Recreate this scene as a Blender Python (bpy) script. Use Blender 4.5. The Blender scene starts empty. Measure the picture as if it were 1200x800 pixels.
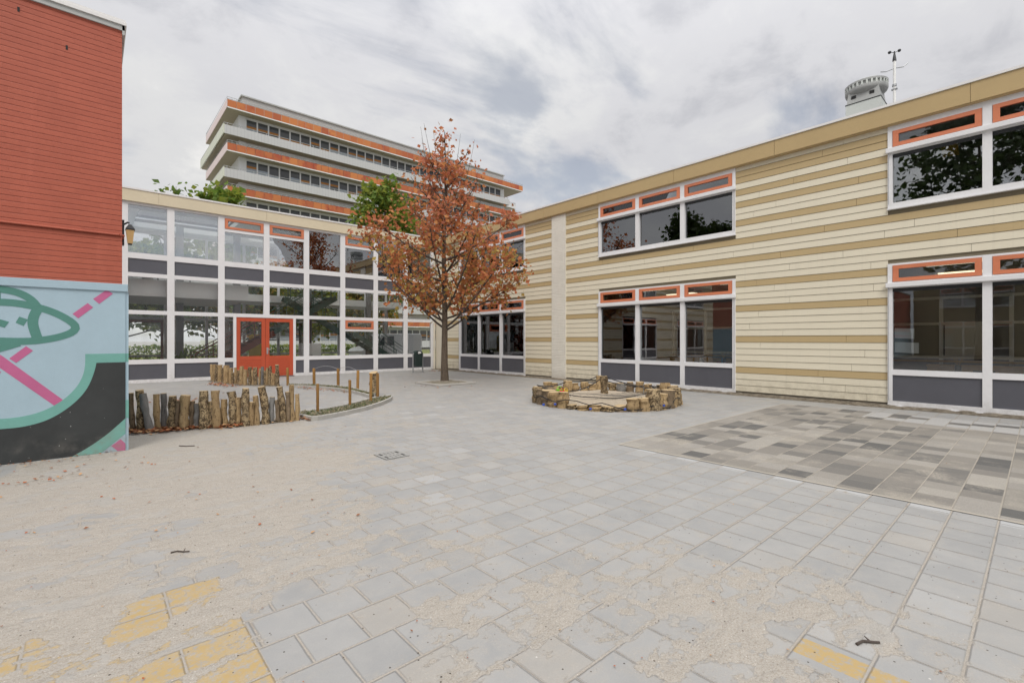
import bpy, math, random
from mathutils import Vector, noise
rnd = random.Random(11)
sc = bpy.context.scene
COL = sc.collection
PI = math.pi

# ---------------------------------------------------------------- camera
FPX, CX, HY, CAMH = 553.0, 600.0, 398.5, 1.6
FW = Vector((0.6656, 0.7463)).normalized()      # horizontal viewing direction
RT = Vector((FW.y, -FW.x))
cam_d = bpy.data.cameras.new('camera')
cam_d.sensor_width = 36.0
cam_d.lens = FPX / 1200.0 * 36.0
cam_d.shift_y = -1.5 / 1200.0
cam_d.clip_start, cam_d.clip_end = 0.05, 3000
cam = bpy.data.objects.new('camera', cam_d)
cam.location = (0, 0, CAMH)
cam.rotation_euler = (PI / 2, 0, math.atan2(-FW.x, FW.y))
COL.objects.link(cam)
sc.camera = cam

def gnd(px, py, z=0.0):
    """survey helper: photo pixel -> point at height z"""
    d = FW + RT * ((px - CX) / FPX)
    t = (CAMH - z) * FPX / (py - HY)
    return Vector((d.x * t, d.y * t, z))

def depth(p):
    return p[0] * FW.x + p[1] * FW.y

# ---------------------------------------------------------------- sky and sun
SUN_EL, SUN_AZ = math.radians(48), math.radians(222)   # azimuth clockwise from +Y
world = bpy.data.worlds.new('World')
sc.world = world
world.use_nodes = True
wn, wl = world.node_tree.nodes, world.node_tree.links
wn.clear()
def W(t, **k):
    n = wn.new(t)
    for a, b in k.items():
        setattr(n, a, b)
    return n
w_out = W('ShaderNodeOutputWorld'); w_bg = W('ShaderNodeBackground')
w_bg.inputs[1].default_value = 0.1
w_sky = W('ShaderNodeTexSky', sky_type='NISHITA', sun_disc=False, sun_elevation=SUN_EL, sun_rotation=SUN_AZ)
w_tc = W('ShaderNodeTexCoord'); w_sep = W('ShaderNodeSeparateXYZ')
wl.new(w_tc.outputs['Generated'], w_sep.inputs[0])
def wm(op, a, b=None):
    n = W('ShaderNodeMath', operation=op)
    for i, v in enumerate((a, b)):
        if v is None: continue
        if isinstance(v, (int, float)): n.inputs[i].default_value = v
        else: wl.new(v, n.inputs[i])
    return n.outputs[0]
zz = wm('ADD', wm('MAXIMUM', w_sep.outputs[2], 0.0), 0.34)
w_cmb = W('ShaderNodeCombineXYZ')
wl.new(wm('DIVIDE', w_sep.outputs[0], zz), w_cmb.inputs[0])
wl.new(wm('DIVIDE', w_sep.outputs[1], zz), w_cmb.inputs[1])
def wnoise(scale, detail, rough, dist, loc, stretch=(1, 1, 1), rot=0):
    mp = W('ShaderNodeMapping')
    mp.inputs['Location'].default_value = loc
    mp.inputs['Scale'].default_value = stretch
    mp.inputs['Rotation'].default_value = (0, 0, rot)
    wl.new(w_cmb.outputs[0], mp.inputs[0])
    n = W('ShaderNodeTexNoise')
    n.inputs['Scale'].default_value = scale
    n.inputs['Detail'].default_value = detail
    n.inputs['Roughness'].default_value = rough
    n.inputs['Distortion'].default_value = dist
    wl.new(mp.outputs[0], n.inputs['Vector'])
    return n.outputs[0]
def wramp(src, stops):
    r = W('ShaderNodeValToRGB')
    r.color_ramp.interpolation = 'EASE'
    while len(r.color_ramp.elements) < len(stops): r.color_ramp.elements.new(0.5)
    for e, (p, c) in zip(r.color_ramp.elements, stops):
        e.position = p
        e.color = tuple(c) + (1,) if len(c) == 3 else c
    wl.new(src, r.inputs[0])
    return r.outputs[0]
n_big = wnoise(1.5, 10, 0.56, 0.25, (2.2, 2.9, 7), (1.0, 1.0, 1), 0.85)
n_det = wnoise(4.2, 10, 0.62, 0.35, (7.3, 2.2, 4), (1, 1.1, 1), 0.85)
n_mix = wm('ADD', wm('MULTIPLY', n_big, 0.68), wm('MULTIPLY', n_det, 0.32))
clouds = wramp(n_mix, [(0.37, (5.5, 5.55, 5.9)), (0.46, (6.9, 6.9, 7.15)), (0.55, (7.6, 7.6, 7.65)), (0.64, (9.0, 8.9, 8.7))])
for e in clouds.node.color_ramp.elements:                      # ramp colours are scaled after the ramp
    e.color = tuple(v / 10 for v in e.color[:3]) + (1,)
w_sc = W('ShaderNodeVectorMath', operation='SCALE')
z01 = wm('MAXIMUM', w_sep.outputs[2], 0.0)      # an overcast sky is about three times brighter overhead than low down
wl.new(wm('MULTIPLY', wm('ADD', wm('MULTIPLY', wm('POWER', z01, 4.0), 2.7), 1.0), 10.0), w_sc.inputs['Scale'])
wl.new(clouds, w_sc.inputs[0])
cover = wramp(wnoise(1.6, 9, 0.55, 0.3, (8.3, 9.1, 5), (0.8, 1.5, 1), 0.7), [(0.33, (0.55,) * 3), (0.46, (1, 1, 1))])
w_mix = W('ShaderNodeMix', data_type='RGBA')
wl.new(cover, w_mix.inputs[0])
wl.new(w_sky.outputs[0], w_mix.inputs[6])
wl.new(w_sc.outputs[0], w_mix.inputs[7])
wl.new(w_mix.outputs[2], w_bg.inputs[0])
wl.new(w_bg.outputs[0], w_out.inputs[0])

sun_d = bpy.data.lights.new('sun', 'SUN')
sun_d.energy = 1.9
sun_d.angle = math.radians(26)
sun_d.color = (1.0, 0.95, 0.88)
sun = bpy.data.objects.new('sun', sun_d)
sd = Vector((math.sin(SUN_AZ) * math.cos(SUN_EL), math.cos(SUN_AZ) * math.cos(SUN_EL), math.sin(SUN_EL)))
sun.rotation_euler = (-sd).to_track_quat('-Z', 'Y').to_euler()
sun.location = (0, 0, 50)
COL.objects.link(sun)
sc.view_settings.view_transform = 'Standard'
sc.view_settings.look = 'None'
sc.view_settings.exposure = -0.10
sc.view_settings.gamma = 1.0
sc.view_settings.use_curve_mapping = False
sc.render.engine = 'CYCLES'
sc.cycles.max_bounces = 10
sc.cycles.transparent_max_bounces = 24
sc.cycles.use_denoising = True

# ---------------------------------------------------------------- node helpers
class NT:
    """terse builder for one material's node tree"""
    def __init__(s, name):
        s.m = bpy.data.materials.new(name)
        s.m.use_nodes = True
        s.t = s.m.node_tree
        s.t.nodes.clear()
        s.out = s.t.nodes.new('ShaderNodeOutputMaterial')
    def n(s, t, **k):
        x = s.t.nodes.new(t)
        for a, b in k.items(): setattr(x, a, b)
        return x
    def put(s, v, sock):
        if isinstance(v, bpy.types.NodeSocket): s.t.links.new(v, sock)
        elif isinstance(v, (tuple, list)) and sock.type == 'RGBA': sock.default_value = tuple(v[:3]) + (1,)
        else: sock.default_value = v
    def m_(s, op, a, b=None, c=None, clamp=False):
        x = s.n('ShaderNodeMath', operation=op, use_clamp=clamp)
        for i, v in enumerate((a, b, c)):
            if v is not None: s.put(v, x.inputs[i])
        return x.outputs[0]
    def step(s, v, a, b):                       # smooth step a..b
        x = s.n('ShaderNodeMapRange', interpolation_type='SMOOTHSTEP')
        s.put(v, x.inputs[0]); x.inputs[1].default_value = a; x.inputs[2].default_value = b
        return x.outputs[0]
    def mix(s, f, a, b, mode='MIX'):
        x = s.n('ShaderNodeMix', data_type='RGBA', blend_type=mode)
        s.put(f, x.inputs[0]); s.put(a, x.inputs[6]); s.put(b, x.inputs[7])
        return x.outputs[2]
    def lerp(s, f, a, b):
        x = s.n('ShaderNodeMix', data_type='FLOAT')
        s.put(f, x.inputs[0]); s.put(a, x.inputs[2]); s.put(b, x.inputs[3])
        return x.outputs[0]
    def pos(s):
        return s.n('ShaderNodeNewGeometry').outputs['Position']
    def xyz(s, v):
        x = s.n('ShaderNodeSeparateXYZ'); s.put(v, x.inputs[0])
        return x.outputs
    def vec(s, a, b, c=0.0):
        x = s.n('ShaderNodeCombineXYZ')
        for i, v in enumerate((a, b, c)): s.put(v, x.inputs[i])
        return x.outputs[0]
    def scale(s, v, sx, sy, sz):
        x = s.n('ShaderNodeMapping'); s.put(v, x.inputs[0]); x.inputs['Scale'].default_value = (sx, sy, sz)
        return x.outputs[0]
    def noise(s, v, scale, detail=4, rough=0.55, dist=0.0, col=False):
        x = s.n('ShaderNodeTexNoise')
        if v is not None: s.put(v, x.inputs['Vector'])
        x.inputs['Scale'].default_value = scale; x.inputs['Detail'].default_value = detail
        x.inputs['Roughness'].default_value = rough; x.inputs['Distortion'].default_value = dist
        return x.outputs[1 if col else 0]
    def rand(s, v):
        x = s.n('ShaderNodeTexWhiteNoise', noise_dimensions='3D'); s.put(v, x.inputs[0])
        return x.outputs[0]
    def ramp(s, v, stops, inter='LINEAR'):
        r = s.n('ShaderNodeValToRGB'); r.color_ramp.interpolation = inter
        while len(r.color_ramp.elements) < len(stops): r.color_ramp.elements.new(0.5)
        for e, (p, c) in zip(r.color_ramp.elements, stops):
            e.position = p; e.color = tuple(c) + (1,)
        s.put(v, r.inputs[0])
        return r.outputs[0]
    def bump(s, h, strength=0.3, dist=0.01):
        b = s.n('ShaderNodeBump'); b.inputs['Strength'].default_value = strength
        b.inputs['Distance'].default_value = dist; s.put(h, b.inputs['Height'])
        return b.outputs[0]
    def done(s, col, rough=0.6, normal=None, metal=0.0, spec=0.5, emit=None, emit_s=0):
        p = s.n('ShaderNodeBsdfPrincipled')
        s.put(col, p.inputs['Base Color']); s.put(rough, p.inputs['Roughness'])
        p.inputs['Metallic'].default_value = metal
        p.inputs['Specular IOR Level'].default_value = spec
        if normal is not None: s.put(normal, p.inputs['Normal'])
        if emit is not None:
            s.put(emit, p.inputs['Emission Color']); p.inputs['Emission Strength'].default_value = emit_s
        s.t.links.new(p.outputs[0], s.out.inputs[0])
        return s.m

def plain(name, c, rough=0.5, var=0.08, scale=3.0, metal=0.0, bump=0.0, bscale=60, spec=0.5, dirt=0.0):
    """paint, metal or plastic: base colour with faint wear and grime"""
    t = NT(name); p = t.pos()
    f = t.noise(p, scale, 6, 0.65)
    g = t.noise(p, scale * 9, 4, 0.6)
    f = t.m_('ADD', t.m_('MULTIPLY', f, 0.7), t.m_('MULTIPLY', g, 0.3))
    lo = tuple(v * (1 - var) for v in c); hi = tuple(min(1, v * (1 + var)) for v in c)
    col = t.ramp(f, [(0.3, lo), (0.7, hi)])
    if dirt:                                     # rain splash at the foot, scuffs and thin runs higher up
        z = t.xyz(p)[2]
        sp = t.m_('MULTIPLY', t.step(z, 0.6, 0.0), t.step(t.noise(p, 7, 6, 0.7), 0.32, 0.7))
        col = t.mix(t.m_('MULTIPLY', sp, dirt), col, (0.24, 0.21, 0.17))
        run = t.m_('MULTIPLY', t.step(t.noise(t.scale(p, 7, 7, 0.25), 1.0, 4, 0.6), 0.58, 0.8), t.noise(p, 1.2, 3, 0.5))
        col = t.mix(t.m_('MULTIPLY', run, dirt * 0.6), col, tuple(v * 0.6 for v in c))
        sc_ = t.step(t.noise(p, 19, 5, 0.75), 0.68, 0.74)
        col = t.mix(t.m_('MULTIPLY', sc_, dirt * 0.45), col, tuple(min(1, v * 0.7 + 0.18) for v in c))
    nb = t.bump(t.noise(p, bscale, 4, 0.6), bump, 0.004) if bump else None
    return t.done(col, t.lerp(g, max(rough - 0.08, 0.02), min(rough + 0.1, 1)), nb, metal, spec)

M = {}
M['frame'] = plain('white_aluminium', (0.76, 0.76, 0.77), 0.42, 0.06, 1.5, dirt=0.3)
M['panel'] = plain('slate_panel', (0.098, 0.10, 0.117), 0.33, 0.10, 0.8)
M['orange'] = plain('orange_paint', (0.61, 0.20, 0.10), 0.42, 0.08, 4)
M['red_door'] = plain('red_door_paint', (0.50, 0.085, 0.035), 0.4, 0.08, 3)
M['steel'] = plain('brushed_steel', (0.55, 0.55, 0.56), 0.3, 0.1, 6, 0.9)
M['galv'] = plain('galvanised_steel', (0.42, 0.43, 0.44), 0.5, 0.15, 8, 0.6)
M['fascia_cream'] = plain('cream_fascia', (0.66, 0.58, 0.42), 0.45, 0.05, 0.8)
M['fascia_tan'] = plain('tan_fascia', (0.47, 0.345, 0.17), 0.45, 0.05, 0.8)
M['coping'] = plain('white_coping', (0.76, 0.75, 0.74), 0.4, 0.05, 1)
M['column_cream'] = plain('cream_render', (0.66, 0.61, 0.50), 0.7, 0.05, 2)
M['roof'] = plain('roofing', (0.10, 0.10, 0.10), 0.9, 0.2, 2)
M['dark'] = plain('dark_void', (0.03, 0.03, 0.03), 0.9, 0.2, 3)
M['black'] = plain('black_plastic', (0.018, 0.02, 0.022), 0.35, 0.2, 5)
M['concrete'] = plain('concrete', (0.40, 0.385, 0.355), 0.85, 0.16, 3, bump=0.3, bscale=90)
M['int_white'] = plain('interior_white', (0.86, 0.86, 0.84), 0.7, 0.04, 1)
M['int_grey'] = plain('interior_grey', (0.22, 0.22, 0.225), 0.7, 0.06, 1)
M['int_floor'] = plain('interior_floor', (0.46, 0.44, 0.41), 0.4, 0.1, 1)
M['int_green'] = plain('stair_green_steel', (0.10, 0.165, 0.14), 0.45, 0.1, 2)
M['int_brown'] = plain('stair_brown_steel', (0.25, 0.075, 0.045), 0.45, 0.1, 2)
M['int_wood'] = plain('worktop_wood', (0.45, 0.27, 0.10), 0.5, 0.12, 4)
M['int_dark'] = plain('interior_dark', (0.055, 0.055, 0.06), 0.8, 0.1, 1)
M['int_red'] = plain('interior_red', (0.32, 0.04, 0.035), 0.6, 0.08, 2)
M['int_blue'] = plain('interior_blue', (0.16, 0.32, 0.52), 0.6, 0.08, 2)
M['yellow'] = plain('yellow_board', (0.62, 0.43, 0.04), 0.5, 0.08, 2)
M['paper_yellow'] = plain('yellow_paper', (0.80, 0.47, 0.07), 0.7, 0.05, 9)
M['mur_blue'] = plain('pale_blue_mural_paint', (0.37, 0.495, 0.575), 0.75, 0.05, 3, bump=0.5, bscale=95, dirt=0.6)
M['mur_green'] = plain('green_mural_paint', (0.085, 0.235, 0.20), 0.7, 0.08, 3, bump=0.45, bscale=95, dirt=0.6)
M['mur_pink'] = plain('pink_mural_paint', (0.50, 0.125, 0.27), 0.7, 0.07, 3, bump=0.45, bscale=95, dirt=0.6)
M['mur_green2'] = plain('sea_green_mural_paint', (0.165, 0.39, 0.345), 0.7, 0.08, 3, bump=0.45, bscale=95, dirt=0.6)
def _mur_black():
    t = NT('black_mural_paint'); p = t.pos()
    c = t.ramp(t.noise(p, 2.2, 5, 0.6), [(0.3, (0.028, 0.031, 0.032)), (0.7, (0.042, 0.046, 0.047))])
    chips = t.step(t.noise(p, 26, 2, 0.5), 0.755, 0.775)
    c = t.mix(chips, c, (0.30, 0.31, 0.31))
    dust = t.m_('MULTIPLY', t.step(t.xyz(p)[2], 0.45, 0.0), t.step(t.noise(p, 5, 6, 0.6), 0.4, 0.75))
    c = t.mix(t.m_('MULTIPLY', dust, 0.25), c, (0.30, 0.28, 0.25))
    return t.done(c, 0.75, t.bump(t.noise(p, 140, 4, 0.6), 0.3, 0.004))
M['mur_black'] = _mur_black()
M['blue_clip'] = plain('blue_clip', (0.02, 0.07, 0.38), 0.4, 0.1, 5)
M['rope'] = plain('black_rope', (0.022, 0.022, 0.024), 0.85, 0.2, 30)
M['net'] = plain('net_cord', (0.16, 0.145, 0.125), 0.9, 0.2, 30)
M['toy_green'] = plain('lime_plastic', (0.22, 0.62, 0.03), 0.35, 0.05, 5)
M['toy_red'] = plain('red_plastic', (0.72, 0.04, 0.06), 0.35, 0.05, 5)
M['toy_yellow'] = plain('yellow_plastic', (0.78, 0.55, 0.04), 0.35, 0.05, 5)
M['bin_green'] = plain('bin_green', (0.018, 0.036, 0.032), 0.4, 0.15, 6)
M['van_white'] = plain('white_car_paint', (0.70, 0.71, 0.72), 0.2, 0.03, 2)
M['tyre'] = plain('tyre_rubber', (0.02, 0.02, 0.02), 0.8, 0.1, 5)
M['ventpale'] = plain('pale_grey_polyester', (0.60, 0.63, 0.60), 0.5, 0.06, 2)
M['ventcap'] = plain('grey_ventilator_cap', (0.42, 0.43, 0.42), 0.55, 0.06, 2)
M['tw_conc'] = plain('tower_concrete', (0.68, 0.69, 0.68), 0.7, 0.08, 0.25)
M['tw_soffit'] = plain('tower_soffit', (0.40, 0.36, 0.27), 0.8, 0.08, 0.15)
M['tw_pent'] = plain('penthouse_grey', (0.40, 0.395, 0.385), 0.7, 0.06, 0.2)
M['tw_pink'] = plain('pale_pink_panel', (0.66, 0.55, 0.53), 0.5, 0.05, 0.3)
M['tw_lime'] = plain('pale_lime_panel', (0.56, 0.58, 0.47), 0.5, 0.05, 0.3)
M['tw_frame'] = plain('tower_window_frame', (0.72, 0.73, 0.73), 0.5, 0.05, 0.5)
M['tw_reflection'] = plain('ochre_painted_reflection', (0.42, 0.18, 0.04), 0.7, 0.15, 0.4)
M['tw_curtain'] = plain('pale_curtain', (0.36, 0.41, 0.46), 0.8, 0.2, 0.6)

def _tw_orange():
    t = NT('orange_balcony_panel'); p = t.pos(); x = t.xyz(p)
    cell = t.vec(t.m_('FLOOR', t.m_('DIVIDE', x[0], 1.12)), t.m_('FLOOR', t.m_('DIVIDE', x[2], 5.0)), 0)
    c = t.mix(t.rand(cell), (0.40, 0.10, 0.035), (0.56, 0.20, 0.055))
    c = t.mix(t.step(t.noise(p, 0.55, 4, 0.6), 0.5, 0.68), c, (0.38, 0.075, 0.03))
    return t.done(c, 0.3)
M['tw_orange'] = _tw_orange()
def _ribbed():
    t = NT('ribbed_white_parapet'); p = t.pos(); x = t.xyz(p)
    rib = t.m_('FRACT', t.m_('DIVIDE', x[0], 0.42))
    seam = t.m_('FRACT', t.m_('DIVIDE', x[0], 1.68))
    c = t.mix(t.step(rib, 0.14, 0.04), (0.50, 0.505, 0.51), (0.37, 0.375, 0.38))
    c = t.mix(t.step(seam, 0.03, 0.0), c, (0.36, 0.37, 0.37))
    c = t.mix(t.m_('MULTIPLY', t.noise(t.scale(p, 1, 1, 0.2), 1.2, 5, 0.6), 0.3), c, (0.50, 0.50, 0.47))
    return t.done(c, 0.6, t.bump(rib, 0.4, 0.03))
M['tw_ribbed'] = _ribbed()

def glass_mat(name, tint, ior, boost=1.0):
    t = NT(name)
    tr = t.n('ShaderNodeBsdfTransparent'); tr.inputs[0].default_value = tuple(tint) + (1,)
    gl = t.n('ShaderNodeBsdfGlossy'); gl.inputs['Roughness'].default_value = 0.004
    gl.inputs[0].default_value = (0.95, 0.97, 1.0, 1)
    wob = t.bump(t.noise(t.pos(), 1.6, 2, 0.5), 0.02, 0.02)
    t.put(wob, gl.inputs['Normal'])
    fr = t.n('ShaderNodeFresnel'); fr.inputs[0].default_value = ior
    f = t.m_('MULTIPLY', fr.outputs[0], boost, clamp=True)
    mx = t.n('ShaderNodeMixShader')
    t.put(f, mx.inputs[0]); t.put(tr.outputs[0], mx.inputs[1]); t.put(gl.outputs[0], mx.inputs[2])
    t.t.links.new(mx.outputs[0], t.out.inputs[0])
    return t.m
M['glass'] = glass_mat('window_glass', (0.985, 0.99, 0.985), 1.40)
M['glass_tint'] = glass_mat('coated_window_glass', (0.92, 0.94, 0.94), 1.8)
M['glass_upper'] = glass_mat('sky_reflecting_glass', (0.96, 0.97, 0.97), 3.2)
M['glass_wing_upper'] = glass_mat('solar_control_glass', (0.90, 0.92, 0.92), 2.6)
M['tw_glass'] = plain('tower_dark_glass', (0.075, 0.08, 0.085), 0.06, 0.2, 0.3)
M['lamp_glass'] = NT('amber_lamp_glass').done((0.60, 0.40, 0.17), 0.3, emit=(1.0, 0.62, 0.22), emit_s=0.12)

def _brick(name, c1, c2, mortar, bw, bh, mort=0.012, axis='x', bump=0.7):
    t = NT(name); p = t.pos(); x = t.xyz(p)
    v = t.vec(x[0] if axis == 'x' else x[1], x[2], 0)
    row = t.m_('FLOOR', t.m_('DIVIDE', x[2], bh))
    jit = t.m_('MULTIPLY', t.rand(t.vec(row, 3.0, 1.0)), bw * 0.5)
    u = t.m_('ADD', t.m_('DIVIDE', t.m_('ADD', x[0] if axis == 'x' else x[1], jit), bw), t.m_('MULTIPLY', t.m_('MODULO', row, 2.0), 0.5))
    fu = t.m_('FRACT', u); fv = t.m_('FRACT', t.m_('DIVIDE', x[2], bh))
    wob = t.m_('MULTIPLY', t.m_('SUBTRACT', t.noise(p, 22, 3, 0.6), 0.5), 0.012)
    du = t.m_('MULTIPLY', t.m_('MINIMUM', fu, t.m_('SUBTRACT', 1.0, fu)), bw)
    dv = t.m_('MULTIPLY', t.m_('MINIMUM', fv, t.m_('SUBTRACT', 1.0, fv)), bh)
    d = t.m_('ADD', t.m_('MINIMUM', t.m_('ADD', du, 0.0085), dv), wob)
    m = t.step(d, mort * 0.1, mort * 0.8)
    cid = t.vec(t.m_('FLOOR', u), row, 7.0)
    c = t.mix(t.rand(cid), c1, c2)
    c = t.mix(t.m_('MULTIPLY', t.step(t.noise(p, 1.1, 7, 0.7), 0.35, 0.75), 0.45), c, tuple(v * 0.72 for v in c1))
    c = t.mix(t.m_('MULTIPLY', t.step(t.noise(t.scale(p, 2.2, 2.2, 0.35), 2.0, 6, 0.65), 0.52, 0.8), 0.25), c, tuple(min(1, v * 1.25 + 0.03) for v in c2))
    c = t.mix(t.m_('MULTIPLY', t.step(x[2], 0.5, 0.0), t.m_('MULTIPLY', t.noise(p, 6, 5, 0.6), 0.6)), c, (0.22, 0.19, 0.15))
    c = t.mix(m, mortar, c)
    h = t.m_('ADD', t.m_('MULTIPLY', m, 0.8), t.m_('ADD', t.m_('MULTIPLY', t.rand(cid), 0.25), t.m_('MULTIPLY', t.noise(p, 60, 4, 0.6), 0.25)))
    return t.done(c, 0.62, t.bump(h, bump, 0.012))
M['red_brick'] = _brick('painted_red_brick', (0.405, 0.094, 0.053), (0.44, 0.106, 0.06), (0.31, 0.066, 0.037), 0.225, 0.074)
M['red_brick_y'] = _brick('painted_red_brick_side', (0.405, 0.094, 0.053), (0.44, 0.106, 0.06), (0.31, 0.066, 0.037), 0.225, 0.074, axis='y')
M['white_brick'] = _brick('white_painted_brick', (0.74, 0.71, 0.63), (0.78, 0.75, 0.67), (0.69, 0.66, 0.58), 0.235, 0.066, axis='y', bump=0.55)
M['plinth'] = _brick('dark_brick_plinth', (0.10, 0.085, 0.06), (0.22, 0.19, 0.14), (0.06, 0.055, 0.045), 0.235, 0.066, axis='y')

def _board(name, c):
    t = NT(name); p = t.pos()
    f = t.noise(t.scale(p, 1, 0.8, 6), 1.2, 5, 0.6)
    s = t.noise(t.scale(p, 1, 3.5, 0.35), 1.4, 5, 0.62)
    c2 = t.mix(f, tuple(v * 0.94 for v in c), tuple(v * 1.05 for v in c))
    c2 = t.mix(t.m_('MULTIPLY', t.step(s, 0.5, 0.8), 0.13), c2, tuple(v * 0.72 for v in c))
    z = t.xyz(p)[2]
    c2 = t.mix(t.m_('MULTIPLY', t.step(z, 0.75, 0.08), t.m_('MULTIPLY', t.step(t.noise(p, 5, 6, 0.65), 0.3, 0.7), 0.42)), c2, (0.26, 0.22, 0.15))
    dr = t.m_('MULTIPLY', t.step(t.noise(t.scale(p, 1, 9, 0.22), 1.0, 3, 0.5), 0.60, 0.78), t.noise(p, 0.6, 3, 0.5))
    c2 = t.mix(t.m_('MULTIPLY', dr, 0.4), c2, tuple(v * 0.6 for v in c))
    return t.done(c2, 0.58, t.bump(t.noise(t.scale(p, 1, 2, 40), 4, 3, 0.6), 0.06, 0.004))
M['cream'] = _board('cream_cladding_board', (0.71, 0.655, 0.515))
M['tan'] = _board('tan_cladding_board', (0.47, 0.355, 0.185))

def _bark(name, a, b, dark, patch=0.55, z=0.28):
    t = NT(name)
    tc = t.n('ShaderNodeTexCoord').outputs['Object']
    oi = t.n('ShaderNodeObjectInfo').outputs['Random']
    off = t.n('ShaderNodeVectorMath', operation='ADD'); t.put(tc, off.inputs[0]); t.put(t.vec(t.m_('MULTIPLY', oi, 40), oi, oi), off.inputs[1])
    q = off.outputs[0]
    st = t.noise(t.scale(q, 1, 1, z), 30, 7, 0.7, 0.5)
    pa = t.noise(t.scale(q, 1, 1, 0.85), 19, 7, 0.7, 0.9)
    c = t.mix(t.step(st, 0.32, 0.68), a, b)
    c = t.mix(t.m_('MULTIPLY', t.rand(t.vec(oi, 3.0, 1.0)), 0.55), c, tuple((u + v) / 2 for u, v in zip(a, dark)))
    c = t.mix(t.m_('MULTIPLY', t.step(t.noise(t.scale(q, 1, 1, 0.08), 42, 2, 0.5), 0.60, 0.66), 0.7), c, tuple(v * 0.5 for v in dark))
    c = t.mix(t.m_('MULTIPLY', t.step(oi, 0.2, 1.0), 0.4), c, tuple(v * 1.25 for v in a))
    c = t.mix(t.m_('MULTIPLY', t.step(pa, patch, patch + 0.09), 0.9), c, dark)
    c = t.mix(t.step(t.noise(q, 60, 3, 0.6), 0.62, 0.7), c, tuple(v * 0.4 for v in dark))
    h = t.m_('ADD', st, t.m_('MULTIPLY', pa, 0.8))
    return t.done(c, 0.85, t.bump(h, 0.9, 0.015), spec=0.2)
M['bark_tan'] = _bark('tan_debarked_log', (0.43, 0.315, 0.175), (0.32, 0.215, 0.105), (0.13, 0.082, 0.043), 0.55)
M['bark_mott'] = _bark('mottled_bark_log', (0.42, 0.325, 0.195), (0.30, 0.21, 0.11), (0.065, 0.045, 0.029), 0.455)
M['bark_grey'] = _bark('weathered_grey_log', (0.23, 0.225, 0.215), (0.15, 0.145, 0.14), (0.08, 0.075, 0.07), 0.62)
M['bark_dark'] = _bark('brown_grey_log', (0.25, 0.19, 0.125), (0.16, 0.115, 0.075), (0.06, 0.045, 0.03), 0.55)
M['cut_wood'] = plain('sawn_end_grain', (0.46, 0.34, 0.19), 0.85, 0.22, 25)
M['pole_wood'] = _bark('round_pole_wood', (0.34, 0.19, 0.065), (0.26, 0.14, 0.045), (0.17, 0.09, 0.03), 0.66, 0.12)
M['trunk'] = _bark('tree_bark', (0.16, 0.125, 0.095), (0.09, 0.07, 0.053), (0.05, 0.038, 0.03), 0.58)
M['branch'] = plain('young_bark', (0.075, 0.058, 0.048), 0.8, 0.2, 10)

def _leaf(name, c, c2, tr=0.45):
    t = NT(name); p = t.pos()
    col = t.mix(t.step(t.noise(p, 6.5, 3, 0.7), 0.35, 0.65), c, c2)
    d = t.n('ShaderNodeBsdfPrincipled'); t.put(col, d.inputs['Base Color']); d.inputs['Roughness'].default_value = 0.55
    d.inputs['Specular IOR Level'].default_value = 0.25
    tl = t.n('ShaderNodeBsdfTranslucent'); t.put(col, tl.inputs[0])
    mx = t.n('ShaderNodeMixShader'); mx.inputs[0].default_value = tr
    t.put(d.outputs[0], mx.inputs[1]); t.put(tl.outputs[0], mx.inputs[2])
    t.t.links.new(mx.outputs[0], t.out.inputs[0])
    return t.m
LEAF_RED = [_leaf('rust_leaf', (0.56, 0.205, 0.09), (0.44, 0.145, 0.065)), _leaf('orange_leaf', (0.62, 0.29, 0.105), (0.53, 0.225, 0.085)),
            _leaf('brown_leaf', (0.40, 0.19, 0.08), (0.29, 0.13, 0.06)), _leaf('olive_leaf', (0.38, 0.30, 0.08), (0.48, 0.31, 0.09)),
            _leaf('pale_red_leaf', (0.64, 0.28, 0.18), (0.55, 0.205, 0.125))]
LEAF_GREEN = [_leaf('mid_green_leaf', (0.17, 0.26, 0.045), (0.13, 0.20, 0.035)), _leaf('dark_green_leaf', (0.10, 0.165, 0.03), (0.08, 0.125, 0.025)),
              _leaf('yellow_green_leaf', (0.28, 0.31, 0.045), (0.21, 0.26, 0.04))]
LEAF_DARK = [_leaf('deep_green_leaf', (0.035, 0.06, 0.014), (0.05, 0.08, 0.018)), _leaf('moss_leaf', (0.06, 0.085, 0.02), (0.03, 0.05, 0.012))]
LEAF_GOLD = [_leaf('gold_leaf', (0.50, 0.33, 0.05), (0.38, 0.27, 0.045)), _leaf('lime_leaf', (0.22, 0.24, 0.035), (0.16, 0.18, 0.03)),
             _leaf('green_leaf', (0.10, 0.15, 0.025), (0.07, 0.11, 0.02))]

LEAF_GARDEN = [LEAF_GREEN[2], LEAF_GREEN[0], LEAF_GOLD[1]]
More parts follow.
